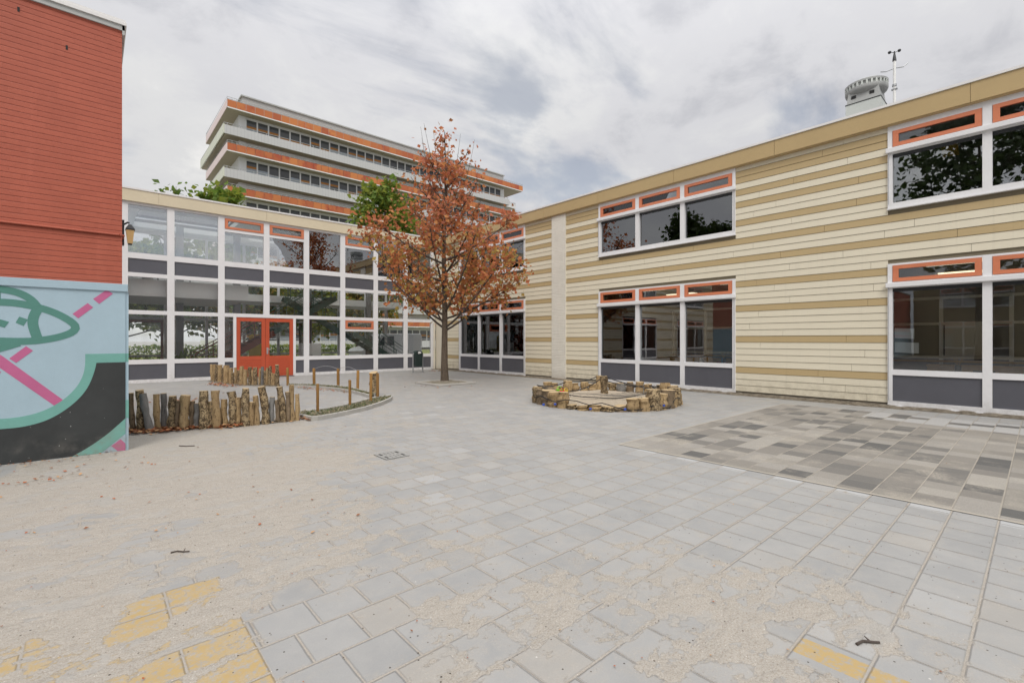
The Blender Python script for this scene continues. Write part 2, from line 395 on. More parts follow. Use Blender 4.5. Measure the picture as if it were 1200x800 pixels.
# ---------------------------------------------------------------- mesh helpers
LOC = {}
class MB:
    XF = None                                   # optional turn of the whole piece
    def __init__(s):
        s.v, s.f, s.m = [], [], []
    def quad(s, *pts, mi=0):
        b = len(s.v); s.v += [tuple(p) for p in pts]; s.f.append(tuple(range(b, b + len(pts)))); s.m.append(mi)
    def box(s, x0, y0, z0, x1, y1, z1, mi=0):
        x0, x1 = sorted((x0, x1)); y0, y1 = sorted((y0, y1)); z0, z1 = sorted((z0, z1))
        b = len(s.v)
        s.v += [(x, y, z) for z in (z0, z1) for x, y in ((x0, y0), (x1, y0), (x1, y1), (x0, y1))]
        s.f += [tuple(b + i for i in q) for q in ((3, 2, 1, 0), (4, 5, 6, 7), (0, 1, 5, 4), (1, 2, 6, 5), (2, 3, 7, 6), (3, 0, 4, 7))]
        s.m += [mi] * 6
        return s
    def bar(s, a, b, w, h, mi=0):
        """square bar from a to b (w across, h upward)"""
        a, b = Vector(a), Vector(b); d = (b - a).normalized()
        up = Vector((0, 0, 1)) if abs(d.z) < 0.98 else Vector((1, 0, 0))
        sx = d.cross(up).normalized() * (w / 2); sy = sx.cross(d).normalized() * (h / 2)
        k = len(s.v)
        for p in (a, b):
            s.v += [tuple(p + sx * i + sy * j) for i, j in ((-1, -1), (1, -1), (1, 1), (-1, 1))]
        s.f += [tuple(k + i for i in q) for q in ((0, 1, 2, 3), (7, 6, 5, 4), (0, 4, 5, 1), (1, 5, 6, 2), (2, 6, 7, 3), (3, 7, 4, 0))]
        s.m += [mi] * 6
        return s
    def tube(s, pts, radii, n=8, mi=0, cap=True, capmi=None, wob=0.0, seed=0.0):
        pts = [Vector(p) for p in pts]
        if not isinstance(radii, (list, tuple)): radii = [radii] * len(pts)
        k = len(s.v); ref = None
        for i, p in enumerate(pts):
            d = (pts[min(i + 1, len(pts) - 1)] - pts[max(i - 1, 0)]).normalized()
            if ref is None:
                ref = d.cross(Vector((0, 0, 1)) if abs(d.z) < 0.9 else Vector((1, 0, 0))).normalized()
            ref = (ref - d * ref.dot(d)).normalized(); o = d.cross(ref)
            for j in range(n):
                a = 2 * PI * j / n; r = radii[i]
                if wob: r *= 1 + wob * noise.noise(Vector((math.cos(a) * 1.3 + seed, math.sin(a) * 1.3, i * 0.55 + seed * 3)))
                s.v.append(tuple(p + ref * (math.cos(a) * r) + o * (math.sin(a) * r)))
        for i in range(len(pts) - 1):
            for j in range(n):
                a = k + i * n + j; b = k + i * n + (j + 1) % n
                s.f.append((a, b, b + n, a + n)); s.m.append(mi)
        if cap:
            s.f.append(tuple(k + j for j in reversed(range(n)))); s.m.append(mi)
            e = k + (len(pts) - 1) * n
            s.f.append(tuple(e + j for j in range(n))); s.m.append(mi if capmi is None else capmi)
        return s
    def prism(s, poly, fn, t0, t1, mi=0):
        """2-D outline -> solid; fn(u, v, t) gives the point"""
        n = len(poly); k = len(s.v)
        s.v += [tuple(fn(u, v, t0)) for u, v in poly] + [tuple(fn(u, v, t1)) for u, v in poly]
        s.f.append(tuple(k + i for i in range(n))); s.f.append(tuple(k + n + i for i in reversed(range(n)))); s.m += [mi] * 2
        for i in range(n):
            j = (i + 1) % n
            s.f.append((k + i, k + n + i, k + n + j, k + j)); s.m.append(mi)
        return s
    def lathe(s, prof, c, n=20, mi=0):
        k = len(s.v)
        for r, z in prof:
            for j in range(n):
                a = 2 * PI * j / n
                s.v.append((c[0] + r * math.cos(a), c[1] + r * math.sin(a), c[2] + z))
        for i in range(len(prof) - 1):
            for j in range(n):
                a = k + i * n + j; b = k + i * n + (j + 1) % n
                s.f.append((a, b, b + n, a + n)); s.m.append(mi)
        s.f.append(tuple(k + j for j in reversed(range(n)))); s.m.append(mi)
        e = k + (len(prof) - 1) * n
        s.f.append(tuple(e + j for j in range(n))); s.m.append(mi)
        return s
    def build(s, name, mats, parent=None, smooth=False, loc=None, bevel=0.0):
        if not isinstance(mats, (list, tuple)): mats = [mats]
        o0 = Vector(LOC.get(parent.name, (0, 0, 0))) if parent else Vector(loc or (0, 0, 0))
        me = bpy.data.meshes.new(name)
        if MB.XF: s.v = [MB.XF(*q) for q in s.v]
        me.from_pydata([(a - o0.x, b - o0.y, c - o0.z) for a, b, c in s.v], [], s.f)
        for m in mats: me.materials.append(m)
        me.polygons.foreach_set('material_index', s.m)
        if smooth: me.polygons.foreach_set('use_smooth', [True] * len(s.f))
        me.update()
        o = bpy.data.objects.new(name, me); COL.objects.link(o)
        if parent: o.parent = parent
        else: o.location = o0
        LOC[o.name] = tuple(o0)
        if bevel:
            b = o.modifiers.new('bevel', 'BEVEL'); b.width = bevel; b.segments = 2; b.limit_method = 'ANGLE'
        if smooth:
            e = o.modifiers.new('edges', 'EDGE_SPLIT'); e.split_angle = math.radians(50)
        return o
def tag(o, label=None, cat=None, group=None, kind=None):
    for k, v in (('label', label), ('category', cat), ('group', group), ('kind', kind)):
        if v: o[k] = v
    return o
def thing(name, label, cat, loc=(0, 0, 0), group=None):
    o = bpy.data.objects.new(name, None); COL.objects.link(o)
    o.empty_display_size = 0.2; o.location = loc
    LOC[o.name] = tuple(loc)
    return tag(o, label, cat, group)
ORD = ['zeroth', 'first', 'second', 'third', 'fourth', 'fifth', 'sixth', 'seventh', 'eighth', 'ninth', 'tenth', 'eleventh', 'twelfth',
       'thirteenth', 'fourteenth', 'fifteenth', 'sixteenth', 'seventeenth', 'eighteenth', 'nineteenth', 'twentieth', 'twenty-first',
       'twenty-second', 'twenty-third', 'twenty-fourth', 'twenty-fifth', 'twenty-sixth', 'twenty-seventh', 'twenty-eighth', 'twenty-ninth',
       'thirtieth', 'thirty-first', 'thirty-second', 'thirty-third', 'thirty-fourth', 'thirty-fifth', 'thirty-sixth', 'thirty-seventh',
       'thirty-eighth', 'thirty-ninth', 'fortieth']

# ================================================================= GROUND
SAND_PTS = [(50, 600, .88), (150, 600, .86), (250, 580, .92), (300, 560, .92), (330, 540, .85), (100, 700, .85), (250, 630, .84), (320, 600, .74),
  (200, 560, .95), (60, 660, .82), (120, 640, .66), (20, 720, .8), (60, 622, .52), (135, 603, .56), (205, 655, .55), (95, 655, .5), (170, 640, .5), (260, 660, .62), (60, 790, .85), (100, 740, .93), (330, 650, .7), (380, 600, .58), (345, 690, .42), (300, 690, .62), (270, 705, .8),
  (340, 740, .08), (400, 740, .08), (450, 740, .10), (450, 700, .22), (420, 640, .5), (500, 600, .3), (460, 560, .28), (560, 560, .1),
  (520, 640, .36), (560, 700, .35), (540, 718, .6), (600, 660, .26), (640, 690, .6), (625, 715, .52), (560, 760, .36), (620, 770, .25),
  (700, 740, .22), (740, 770, .34), (690, 650, .26), (730, 690, .56), (800, 680, .45), (850, 685, .64), (800, 720, .66), (860, 735, .72),
  (930, 715, .74), (900, 780, .8), (800, 790, .45), (968, 768, .08), (990, 778, .12), (950, 758, .15), (1035, 790, .15), (1060, 798, .2), (985, 800, .55), (930, 800, .8), (1000, 745, .5), (1100, 760, .26), (960, 690, .42), (1000, 660, .12),
  (900, 640, .1), (800, 600, .1), (700, 600, .1), (1100, 680, .08), (1180, 740, .12), (1190, 790, .2), (600, 560, .06), (650, 500, .1),
  (500, 500, .2), (400, 510, .3), (350, 520, .55), (300, 510, .7), (200, 520, .9), (120, 560, .95), (250, 500, .8), (300, 475, .35), (200, 470, .4),
  (600, 460, .18), (400, 480, .26), (450, 455, .25), (560, 440, .2), (900, 470, .1), (1100, 560, .08), (1130, 640, .06), (270, 770, .85),
  (155, 770, .55), (165, 730, .25), (150, 745, .25), (180, 715, .28), (130, 760, .38), (190, 755, .3), (195, 790, .25), (290, 778, .05), (275, 770, .1), (250, 745, .6), (235, 690, .4), (270, 740, .3), (240, 720, .6), (320, 790, .3), (75, 775, .6), (20, 760, .62), (90, 750, .62), (40, 785, .7)]
SW = [(gnd(a, b), s) for a, b, s in SAND_PTS]
def sand_level(x, y):
    acc = w = 1e-9; acc = 0.12e-6; w = 1e-6
    for p, s in SW:
        sg = 0.022 * max(p.length, 1.2) + 0.02
        d2 = ((p.x - x) ** 2 + (p.y - y) ** 2) / (sg * sg)
        if d2 < 60:
            k = math.exp(-0.5 * d2) + 1e-4 / (1 + d2); acc += k * s; w += k
    return acc / w
def rng(a, b, st):
    n = int(round((b - a) / st)); return [a + (b - a) * i / n for i in range(n)]
gx = [-600, -250, -100, -50, -30, -20, -12, -8, -5] + rng(-3, 5, 0.08) + rng(5, 16, 0.3) + [16, 18, 22, 28, 40, 60, 100, 250, 600]
gy = [-600, -250, -100, -50, -30, -20, -12, -8, -5, -3] + rng(-2, 6, 0.08) + rng(6, 24, 0.3) + [24, 27, 32, 40, 50, 70, 100, 150, 300, 600]
gv = [(x, y, 0.0) for y in gy for x in gx]
nx = len(gx)
gf = [(j * nx + i, j * nx + i + 1, (j + 1) * nx + i + 1, (j + 1) * nx + i) for j in range(len(gy) - 1) for i in range(nx - 1)]
me = bpy.data.meshes.new('pavement'); me.from_pydata(gv, [], gf)
at = me.attributes.new('sand', 'FLOAT', 'POINT')
at.data.foreach_set('value', [sand_level(x, y) if (-6 < x < 20 and -4 < y < 25) else 0.2 for x, y, z in gv])
def _pavement():
    t = NT('concrete_pavers_under_blown_sand'); p = t.pos(); x = t.xyz(p)
    X, Y = x[0], x[1]
    cx = t.n('ShaderNodeTexNoise'); cx.inputs['Scale'].default_value = 30; t.put(p, cx.inputs[0])
    row = t.m_('FLOOR', t.m_('DIVIDE', t.m_('SUBTRACT', 3.012, Y), 0.307))
    per = 0.30
    odd = t.m_('MODULO', t.m_('ABSOLUTE', row), 2.0)
    shift = t.m_('ADD', t.m_('MULTIPLY', odd, 0.5), t.m_('MULTIPLY', t.m_('SUBTRACT', t.rand(t.vec(row, 2.0, 5.0)), 0.5), 0.10))
    u = t.m_('ADD', t.m_('DIVIDE', t.m_('SUBTRACT', X, 0.665), per), shift)
    v = t.m_('DIVIDE', t.m_('SUBTRACT', 3.012, Y), 0.307)
    # the painted court keeps straight columns
    court = t.m_('MULTIPLY', t.m_('LESS_THAN', X, 0.652), t.m_('LESS_THAN', Y, 3.72))
    u = t.lerp(court, u, t.m_('DIVIDE', t.m_('SUBTRACT', X, 0.04), 0.306))
    v = t.lerp(court, v, t.m_('DIVIDE', t.m_('SUBTRACT', 3.22, Y), 0.25))
    perv = t.lerp(court, 0.307, 0.25)
    fu, fv = t.m_('FRACT', u), t.m_('FRACT', v)
    du = t.m_('MULTIPLY', t.m_('MINIMUM', fu, t.m_('SUBTRACT', 1.0, fu)), per)
    dv = t.m_('MULTIPLY', t.m_('MINIMUM', fv, t.m_('SUBTRACT', 1.0, fv)), perv)
    wob = t.m_('MULTIPLY', t.m_('SUBTRACT', t.noise(p, 14, 4, 0.6), 0.5), 0.007)
    slab = t.m_('MULTIPLY', t.m_('MULTIPLY', t.m_('GREATER_THAN', X, 2.70), t.m_('LESS_THAN', X, 2.855)), t.m_('LESS_THAN', Y, 0.862))
    du = t.m_('ADD', du, t.m_('MULTIPLY', slab, 0.06))
    cross_w = t.lerp(t.step(Y, 2.6, 1.3), 0.0064, 0.0026)          # cross joints are tight towards the wing, open on the left
    ju = t.step(t.m_('DIVIDE', t.m_('ADD', du, wob), cross_w), 1.15, 0.6)
    jv = t.step(t.m_('DIVIDE', t.m_('ADD', dv, wob), 0.0072), 1.15, 0.6)
    joint = t.m_('MAXIMUM', ju, jv)
    sandy = t.m_('MAXIMUM', jv, t.m_('MULTIPLY', ju, t.step(Y, 1.3, 2.2)))
    d = t.m_('ADD', t.m_('MINIMUM', du, dv), wob)
    tile = t.vec(t.m_('FLOOR', u), t.m_('FLOOR', v), court)
    r1 = t.rand(tile)
    base = t.ramp(r1, [(0.0, (0.278, 0.279, 0.276)), (0.35, (0.30, 0.30, 0.296)), (0.85, (0.322, 0.321, 0.315)), (0.97, (0.325, 0.308, 0.282)), (1.0, (0.37, 0.376, 0.378))])
    st = t.noise(p, 2.6, 7, 0.68, 0.4)
    base = t.mix(t.step(st, 0.35, 0.75), base, t.mix(0.35, base, (0.43, 0.415, 0.39)))
    base = t.mix(t.m_('MULTIPLY', t.step(t.noise(p, 0.9, 6, 0.6), 0.5, 0.8), 0.3), base, (0.24, 0.235, 0.225))
    half = t.m_('MULTIPLY', t.m_('MULTIPLY', t.m_('GREATER_THAN', X, 5.885), t.m_('LESS_THAN', X, 6.03)), t.m_('MULTIPLY', odd, t.m_('LESS_THAN', Y, 4.2)))
    base = t.mix(half, base, (0.40, 0.405, 0.405))
    grain = t.noise(p, 120, 3, 0.75)
    base = t.mix(t.m_('MULTIPLY', t.m_('SUBTRACT', grain, 0.35), 0.5, clamp=True), base, (0.20, 0.20, 0.195))
    # yellow court paint on some stones
    def rect(x0, x1, y0, y1):
        a = t.m_('MULTIPLY', t.m_('GREATER_THAN', X, x0), t.m_('LESS_THAN', X, x1))
        b = t.m_('MULTIPLY', t.m_('GREATER_THAN', Y, y0), t.m_('LESS_THAN', Y, y1))
        return t.m_('MULTIPLY', a, b)
    yel = t.m_('MAXIMUM', rect(-0.58, 0.652, 0.8, 3.72), rect(2.70, 2.862, 0.02, 0.862))
    worn = t.m_('MULTIPLY', yel, t.step(t.noise(p, 24, 6, 0.75), 0.66, 0.46))
    base = t.mix(worn, base, t.mix(t.noise(p, 9, 5, 0.6), (0.43, 0.305, 0.12), (0.39, 0.285, 0.14)))
    # joints filled with sand
    sandc = t.mix(t.noise(p, 3.5, 6, 0.65), (0.36, 0.332, 0.292), (0.43, 0.40, 0.358))
    sandc = t.mix(t.m_('MULTIPLY', t.step(t.noise(p, 95, 4, 0.8), 0.46, 0.64), 0.62), sandc, (0.225, 0.185, 0.14))
    sandc = t.mix(t.step(t.noise(p, 110, 1, 0.5), 0.70, 0.74), sandc, (0.68, 0.65, 0.60))
    sandc = t.mix(t.m_('MULTIPLY', t.step(t.noise(p, 38, 4, 0.7), 0.45, 0.7), 0.22), sandc, (0.27, 0.225, 0.17))
    sandc = t.mix(t.m_('MULTIPLY', t.step(t.noise(t.scale(p, 1, 1.8, 1), 2.2, 7, 0.66, 0.5), 0.53, 0.6), 0.6), sandc, (0.36, 0.347, 0.325))
    
    edge = t.m_('MULTIPLY', t.step(d, 0.018, 0.006), 0.35)
    base = t.mix(t.m_('MULTIPLY', edge, 0.5), base, (0.20, 0.195, 0.185))
    # blown sand
    a = t.n('ShaderNodeAttribute'); a.attribute_name = 'sand'
    lv = a.outputs['Fac']
    sm1 = t.noise(t.scale(p, 1.0, 1.6, 1), 5.5, 8, 0.62, 0.6)
    sm2 = t.noise(p, 17, 6, 0.6, 0.3)
    nz = t.m_('ADD', t.m_('MULTIPLY', sm1, 0.75), t.m_('MULTIPLY', sm2, 0.25))
    big = t.noise(t.scale(p, 1.0, 1.5, 1), 1.7, 5, 0.6, 0.4)
    s = t.m_('ADD', lv, t.m_('ADD', t.m_('MULTIPLY', t.m_('SUBTRACT', nz, 0.5), 2.0), t.m_('MULTIPLY', t.m_('SUBTRACT', big, 0.5), 1.5)))
    s = t.m_('ADD', s, t.m_('MULTIPLY', t.step(d, 0.06, 0.0), 0.16))
    s = t.m_('ADD', s, t.m_('MULTIPLY', t.m_('SUBTRACT', r1, 0.5), 0.14))
    sand = t.step(s, 0.51, 0.61)
    film = t.m_('MULTIPLY', t.m_('MULTIPLY', t.step(s, 0.10, 0.55), t.step(t.noise(p, 75, 4, 0.8), 0.35, 0.62)), 0.62)
    base = t.mix(film, base, sandc)
    jm = t.m_('MULTIPLY', sandy, t.step(t.noise(p, 5, 4, 0.6), 0.22, 0.42))
    base = t.mix(joint, base, (0.20, 0.175, 0.145))
    base = t.mix(jm, base, t.mix(0.25, sandc, (0.30, 0.27, 0.23)))
    col = t.mix(sand, base, sandc)
    # scattered grit
    vo = t.n('ShaderNodeTexVoronoi'); vo.inputs['Scale'].default_value = 17; t.put(p, vo.inputs['Vector'])
    grit = t.m_('MULTIPLY', t.m_('LESS_THAN', vo.outputs['Distance'], 0.085), t.m_('GREATER_THAN', t.noise(p, 6, 2, 0.5), 0.47))
    gcol = t.ramp(vo.outputs['Color'], [(0.0, (0.05, 0.04, 0.03)), (0.55, (0.10, 0.075, 0.055)), (0.8, (0.55, 0.53, 0.5))], 'CONSTANT')
    col = t.mix(grit, col, gcol)
    h = t.m_('ADD', t.m_('MULTIPLY', t.step(d, 0.003, 0.014), t.lerp(sand, 1.0, 0.12)), t.m_('ADD', t.m_('MULTIPLY', t.m_('MULTIPLY', sand, sm2), 0.35), t.m_('MULTIPLY', t.step(s, 0.45, 1.25), t.m_('ADD', t.m_('MULTIPLY', sm2, 1.0), t.m_('MULTIPLY', sm1, 1.8)))))
    h = t.m_('ADD', h, t.m_('MULTIPLY', grain, t.lerp(sand, 0.10, 0.3)))
    h = t.m_('ADD', h, t.m_('MULTIPLY', r1, 0.12))
    return t.done(col, t.lerp(sand, t.lerp(grain, 0.5, 0.68), 0.95), t.bump(h, 0.65, 0.012), spec=0.35)
me.materials.append(_pavement())
ground = bpy.data.objects.new('pavement', me); COL.objects.link(ground)
tag(ground, kind='structure')

mb = MB(); mb.quad((-40, 31, .004), (60, 31, .004), (60, 70, .004), (-40, 70, .004))
_t = NT('lawn_grass'); _p = _t.pos()
tag(mb.build('lawn', _t.done(_t.mix(_t.noise(_p, 5, 7, .7), (.12, .15, .04), (.22, .22, .08)), .95, _t.bump(_t.noise(_p, 60, 4, .7), 1, .05))), kind='structure')
mb = MB(); mb.quad((-40, 31.5, .008), (60, 31.5, .008), (60, 34.3, .008), (-40, 34.3, .008))
tag(mb.build('garden_path', M['concrete']), kind='structure')
# mixed dark brick field beside the wing
def _field():
    t = NT('mixed_grey_concrete_bricks'); p = t.pos(); x = t.xyz(p)
    v = t.m_('DIVIDE', t.m_('SUBTRACT', 4.31, x[1]), 0.312)
    row = t.m_('FLOOR', v)
    u = t.m_('ADD', t.m_('DIVIDE', t.m_('SUBTRACT', x[0], 6.055), 0.306), t.m_('ADD', t.m_('MULTIPLY', t.m_('MODULO', row, 2.0), 0.5), t.m_('MULTIPLY', t.rand(t.vec(row, 1.0, 9.0)), 0.12)))
    fu, fv = t.m_('FRACT', u), t.m_('FRACT', v)
    du = t.m_('MULTIPLY', t.m_('MINIMUM', fu, t.m_('SUBTRACT', 1.0, fu)), 0.306)
    dv = t.m_('MULTIPLY', t.m_('MINIMUM', fv, t.m_('SUBTRACT', 1.0, fv)), 0.312)
    wob = t.m_('MULTIPLY', t.m_('SUBTRACT', t.noise(p, 16, 3, 0.6), 0.5), 0.008)
    cell = t.vec(t.m_('FLOOR', u), row, 2.0)
    pair = t.vec(t.m_('FLOOR', t.m_('DIVIDE', u, 2.0)), row, 4.0)
    same = t.m_('GREATER_THAN', t.rand(pair), 0.8)
    r1 = t.lerp(same, t.rand(cell), t.rand(t.vec(t.m_('FLOOR', t.m_('DIVIDE', u, 2.0)), row, 8.0)))
    far = t.step(x[0], 11.8, 12.4)
    c = t.ramp(r1, [(0.0, (0.105, 0.104, 0.10)), (0.13, (0.155, 0.149, 0.138)), (0.32, (0.215, 0.20, 0.178)), (0.6, (0.262, 0.243, 0.212)), (0.82, (0.295, 0.277, 0.25)), (1.0, (0.345, 0.323, 0.285))])
    pale = t.m_('MULTIPLY', t.m_('GREATER_THAN', t.m_('ADD', t.m_('SUBTRACT', x[0], 12.0), t.m_('MULTIPLY', t.m_('SUBTRACT', 2.6, x[1]), 0.12)), 0.0), t.m_('LESS_THAN', x[1], 2.5))
    c = t.mix(t.m_('MULTIPLY', pale, t.m_('GREATER_THAN', r1, 0.2)), c, (0.40, 0.395, 0.385))
    c = t.mix(t.m_('MULTIPLY', t.step(t.noise(p, 85, 4, 0.8), 0.4, 0.66), 0.6), c, t.mix(0.5, c, (0.09, 0.08, 0.07)))
    c = t.mix(t.m_('MULTIPLY', t.m_('MULTIPLY', t.step(t.noise(p, 1.7, 7, 0.65), 0.50, 0.70), t.step(t.noise(p, 40, 4, 0.7), 0.3, 0.6)), 0.6), c, (0.43, 0.39, 0.325))
    d = t.m_('ADD', t.m_('MINIMUM', t.m_('ADD', du, 0.0045), dv), wob)
    c = t.mix(t.m_('MULTIPLY', t.step(d, 0.009, 0.005), 0.9), c, t.mix(t.noise(p, 4, 4, 0.6), (0.20, 0.18, 0.15), (0.45, 0.41, 0.35)))
    h = t.m_('ADD', t.step(d, 0.002, 0.012), t.m_('MULTIPLY', t.noise(p, 140, 4, 0.7), 0.5))
    return t.done(c, 0.75, t.bump(h, 0.6, 0.01), spec=0.35)
mb = MB(); mb.quad((6.06, -14, .004), (13.0, -14, .004), (13.0, 4.30, .004), (6.06, 4.30, .004))
tag(mb.build('brick_paving', _field()), kind='structure')
t_ = NT('sand_filled_joint'); _p = t_.pos()
M['sandline'] = t_.done(t_.mix(t_.noise(_p, 6, 5, .6), (0.33, 0.30, 0.25), (0.44, 0.40, 0.34)), 0.95)
mb = MB()
mb.quad((6.03, -14, .0065), (6.075, -14, .0065), (6.075, 4.29, .0065), (6.03, 4.29, .0065))
mb.quad((6.03, 4.29, .0065), (13.0, 4.29, .0065), (13.0, 4.325, .0065), (6.03, 4.325, .0065))
tag(mb.build('paving_edge_strip', M['sandline']), kind='structure')
# soil strip at the foot of the wing
def _soil(name, a, b):
    t = NT(name); p = t.pos()
    c = t.mix(t.step(t.noise(p, 9, 7, 0.7), 0.35, 0.65), a, b)
    return t.done(c, 0.95, t.bump(t.noise(p, 30, 6, 0.7), 1.0, 0.03))
M['soil'] = _soil('dry_soil_and_shade', (0.10, 0.08, 0.055), (0.24, 0.205, 0.155))
M['bed_soil'] = _soil('bed_soil', (0.16, 0.14, 0.10), (0.30, 0.275, 0.22))
mb = MB(); rr = random.Random(3)
ys = rng(-14, 22.4, 0.12) + [22.4]
for a, b in zip(ys[:-1], ys[1:]):
    j = lambda q: 0.06 * noise.noise(Vector((q * 2.1, 3, 1)))
    h = lambda q: 0.03 + 0.03 * noise.noise(Vector((q * 5.1, 8, 1)))
    mb.quad((13.98 + j(a), a, .0045), (14.16, a, h(a)), (14.16, b, h(b)), (13.98 + j(b), b, .0045))
    mb.quad((14.16, a, h(a)), (14.345, a, h(a) + .02), (14.345, b, h(b) + .02), (14.16, b, h(b)))
tag(mb.build('soil_strip', M['soil']), kind='structure')

# ================================================================= SCHOOL WING (right)
XW = 14.368
wing = thing('school_wing', 'two-storey school wing clad in cream and tan horizontal boards with orange-framed vents', 'building', (XW, 4, 0))
Z_T = 6.735
GROUPS = [(20.20, 15.19), (11.14, 6.06), (2.46, -2.62), (-6.2, -11.3)]         # outer frame edges, far to near
openings = []
for a, b in GROUPS:
    openings += [(b, a, 4.74, 6.76), (b, a, 0.03, 3.44)]
PIER = (12.79, 13.55)
seq = 'CTTCTCTCCTCCTCCTCCCTCCCTCCCCTCCCCTCCC'
zb = [6.765, 6.595]
while len(zb) < len(seq) + 1: zb.append(zb[1] - (len(zb) - 1) * (6.595 - 0.09) / (len(seq) - 1))
def spans(z0, z1):
    cuts = [(PIER[0], PIER[1])] + [(a, b) for a, b, c, d in openings if c < z1 - 0.03 and d > z0 + 0.03]
    segs = [(-14.0, 21.55)]
    for a, b in cuts:
        out = []
        for s, e in segs:
            if b <= s or a >= e: out.append((s, e)); continue
            if a > s: out.append((s, a))
            if b < e: out.append((b, e))
        segs = out
    return segs
boards = MB(); rj = random.Random(5)
for i, ch in enumerate(seq):
    z1, z0 = zb[i], zb[i + 1]
    mi = 0 if ch == 'C' else 1
    for s, e in spans(z0, z1):
        joints = []
        q = -14.0 + rj.uniform(0.5, 3.6)
        while q < 21.5:
            if s + 0.25 < q < e - 0.25 and (e - s) > 2.9: joints.append(q)
            q += 3.6
        ed = [s] + joints + [e]
        for a, b in zip(ed[:-1], ed[1:]):
            a2 = a + (0.003 if a != s else 0); b2 = b - (0.003 if b != e else 0)
            lo, hi = z0 + 0.009, z1
            k = len(boards.v)
            # bevelled lap: the lower edge stands further out than the upper one
            xo0, xo1 = XW - 0.030, XW - 0.019
            boards.v += [(XW, a2, lo), (XW, b2, lo), (XW, b2, hi), (XW, a2, hi), (xo0, a2, lo), (xo0, b2, lo), (xo1, b2, hi), (xo1, a2, hi)]
            boards.f += [tuple(k + n for n in qd) for qd in ((4, 7, 6, 5), (0, 4, 5, 1), (3, 2, 6, 7), (0, 3, 7, 4), (1, 5, 6, 2))]
            boards.m += [mi] * 5
boards.build('cladding', [M['cream'], M['tan']], wing)
# backing wall with real openings
wall = MB()
cuts_y = sorted({-14.0, 22.48} | {v for a, b, c, d in openings for v in (a, b)})
cuts_z = sorted({0.0, 6.75} | {v for a, b, c, d in openings for v in (min(c, 6.75), min(d, 6.75))})
for a, b in zip(cuts_y[:-1], cuts_y[1:]):
    for c, d in zip(cuts_z[:-1], cuts_z[1:]):
        ym, zm = (a + b) / 2, (c + d) / 2
        if any(o[0] < ym < o[1] and o[2] < zm < o[3] for o in openings): continue
        wall.box(XW + 0.003, a, c, XW + 0.22, b, d)
wall.build('wall', plain('shadow_gap_backing', (0.20, 0.17, 0.115), 0.9), wing)
MB().box(XW - 0.075, PIER[0], 0.0, XW + 0.001, PIER[1], 6.745).build('brick_pier', M['white_brick'], wing)
mb = MB(); mb.box(XW - 0.012, -14, 0.0, XW + 0.001, PIER[0] - .002, 0.098); mb.box(XW - 0.012, PIER[1] + .002, 0.0, XW + 0.001, 21.55, 0.098)
mb.build('plinth', M['plinth'], wing)
# eaves fascia in long folded sheets with joints
mb = MB(); fy = [22.42 - 0.17, 19.2, 16.2, 13.95, 11.08, 8.0, 4.95, 1.02, -2.0, -5.1, -8.2, -14]
for a, b in zip(fy[:-1], fy[1:]):
    mb.box(XW - 0.16, b + 0.004, 6.745, XW - 0.14, a - 0.004, 7.165)
mb.box(XW - 0.138, -14, 6.72, XW - 0.001, 22.4, 7.163)
mb.build('fascia', M['fascia_tan'], wing)
MB().box(XW - 0.185, -14, 7.168, XW + 0.2, 22.60, 7.225).build('coping', M['coping'], wing)
MB().box(XW + 0.2, -14, 7.0, 30, 28.5, 7.12).build('roof', M['roof'], wing)
MB().box(XW + 0.23, -14, 3.55, 30, 22.3, 3.85).build('floor_slab', M['int_white'], wing)
MB().box(XW + 0.23, -14, 6.66, 30, 22.3, 6.745).build('ceiling', M['int_white'], wing)
MB().box(XW + 0.23, -14, -0.05, 30, 22.3, 0.012).build('interior_floor', M['int_floor'], wing)
mb = MB()
for y in (14.2, 4.3, -4.4):
    mb.box(XW + 0.24, y, 0.012, 21.0, y + 0.1, 3.55); mb.box(XW + 0.24, y, 3.85, 21.0, y + 0.1, 6.66)
mb.box(21.0, -14, 0.012, 21.15, 22.3, 3.55); mb.box(21.0, -14, 3.85, 21.15, 22.3, 6.66)
mb.build('interior_wall', M['int_grey'], wing)

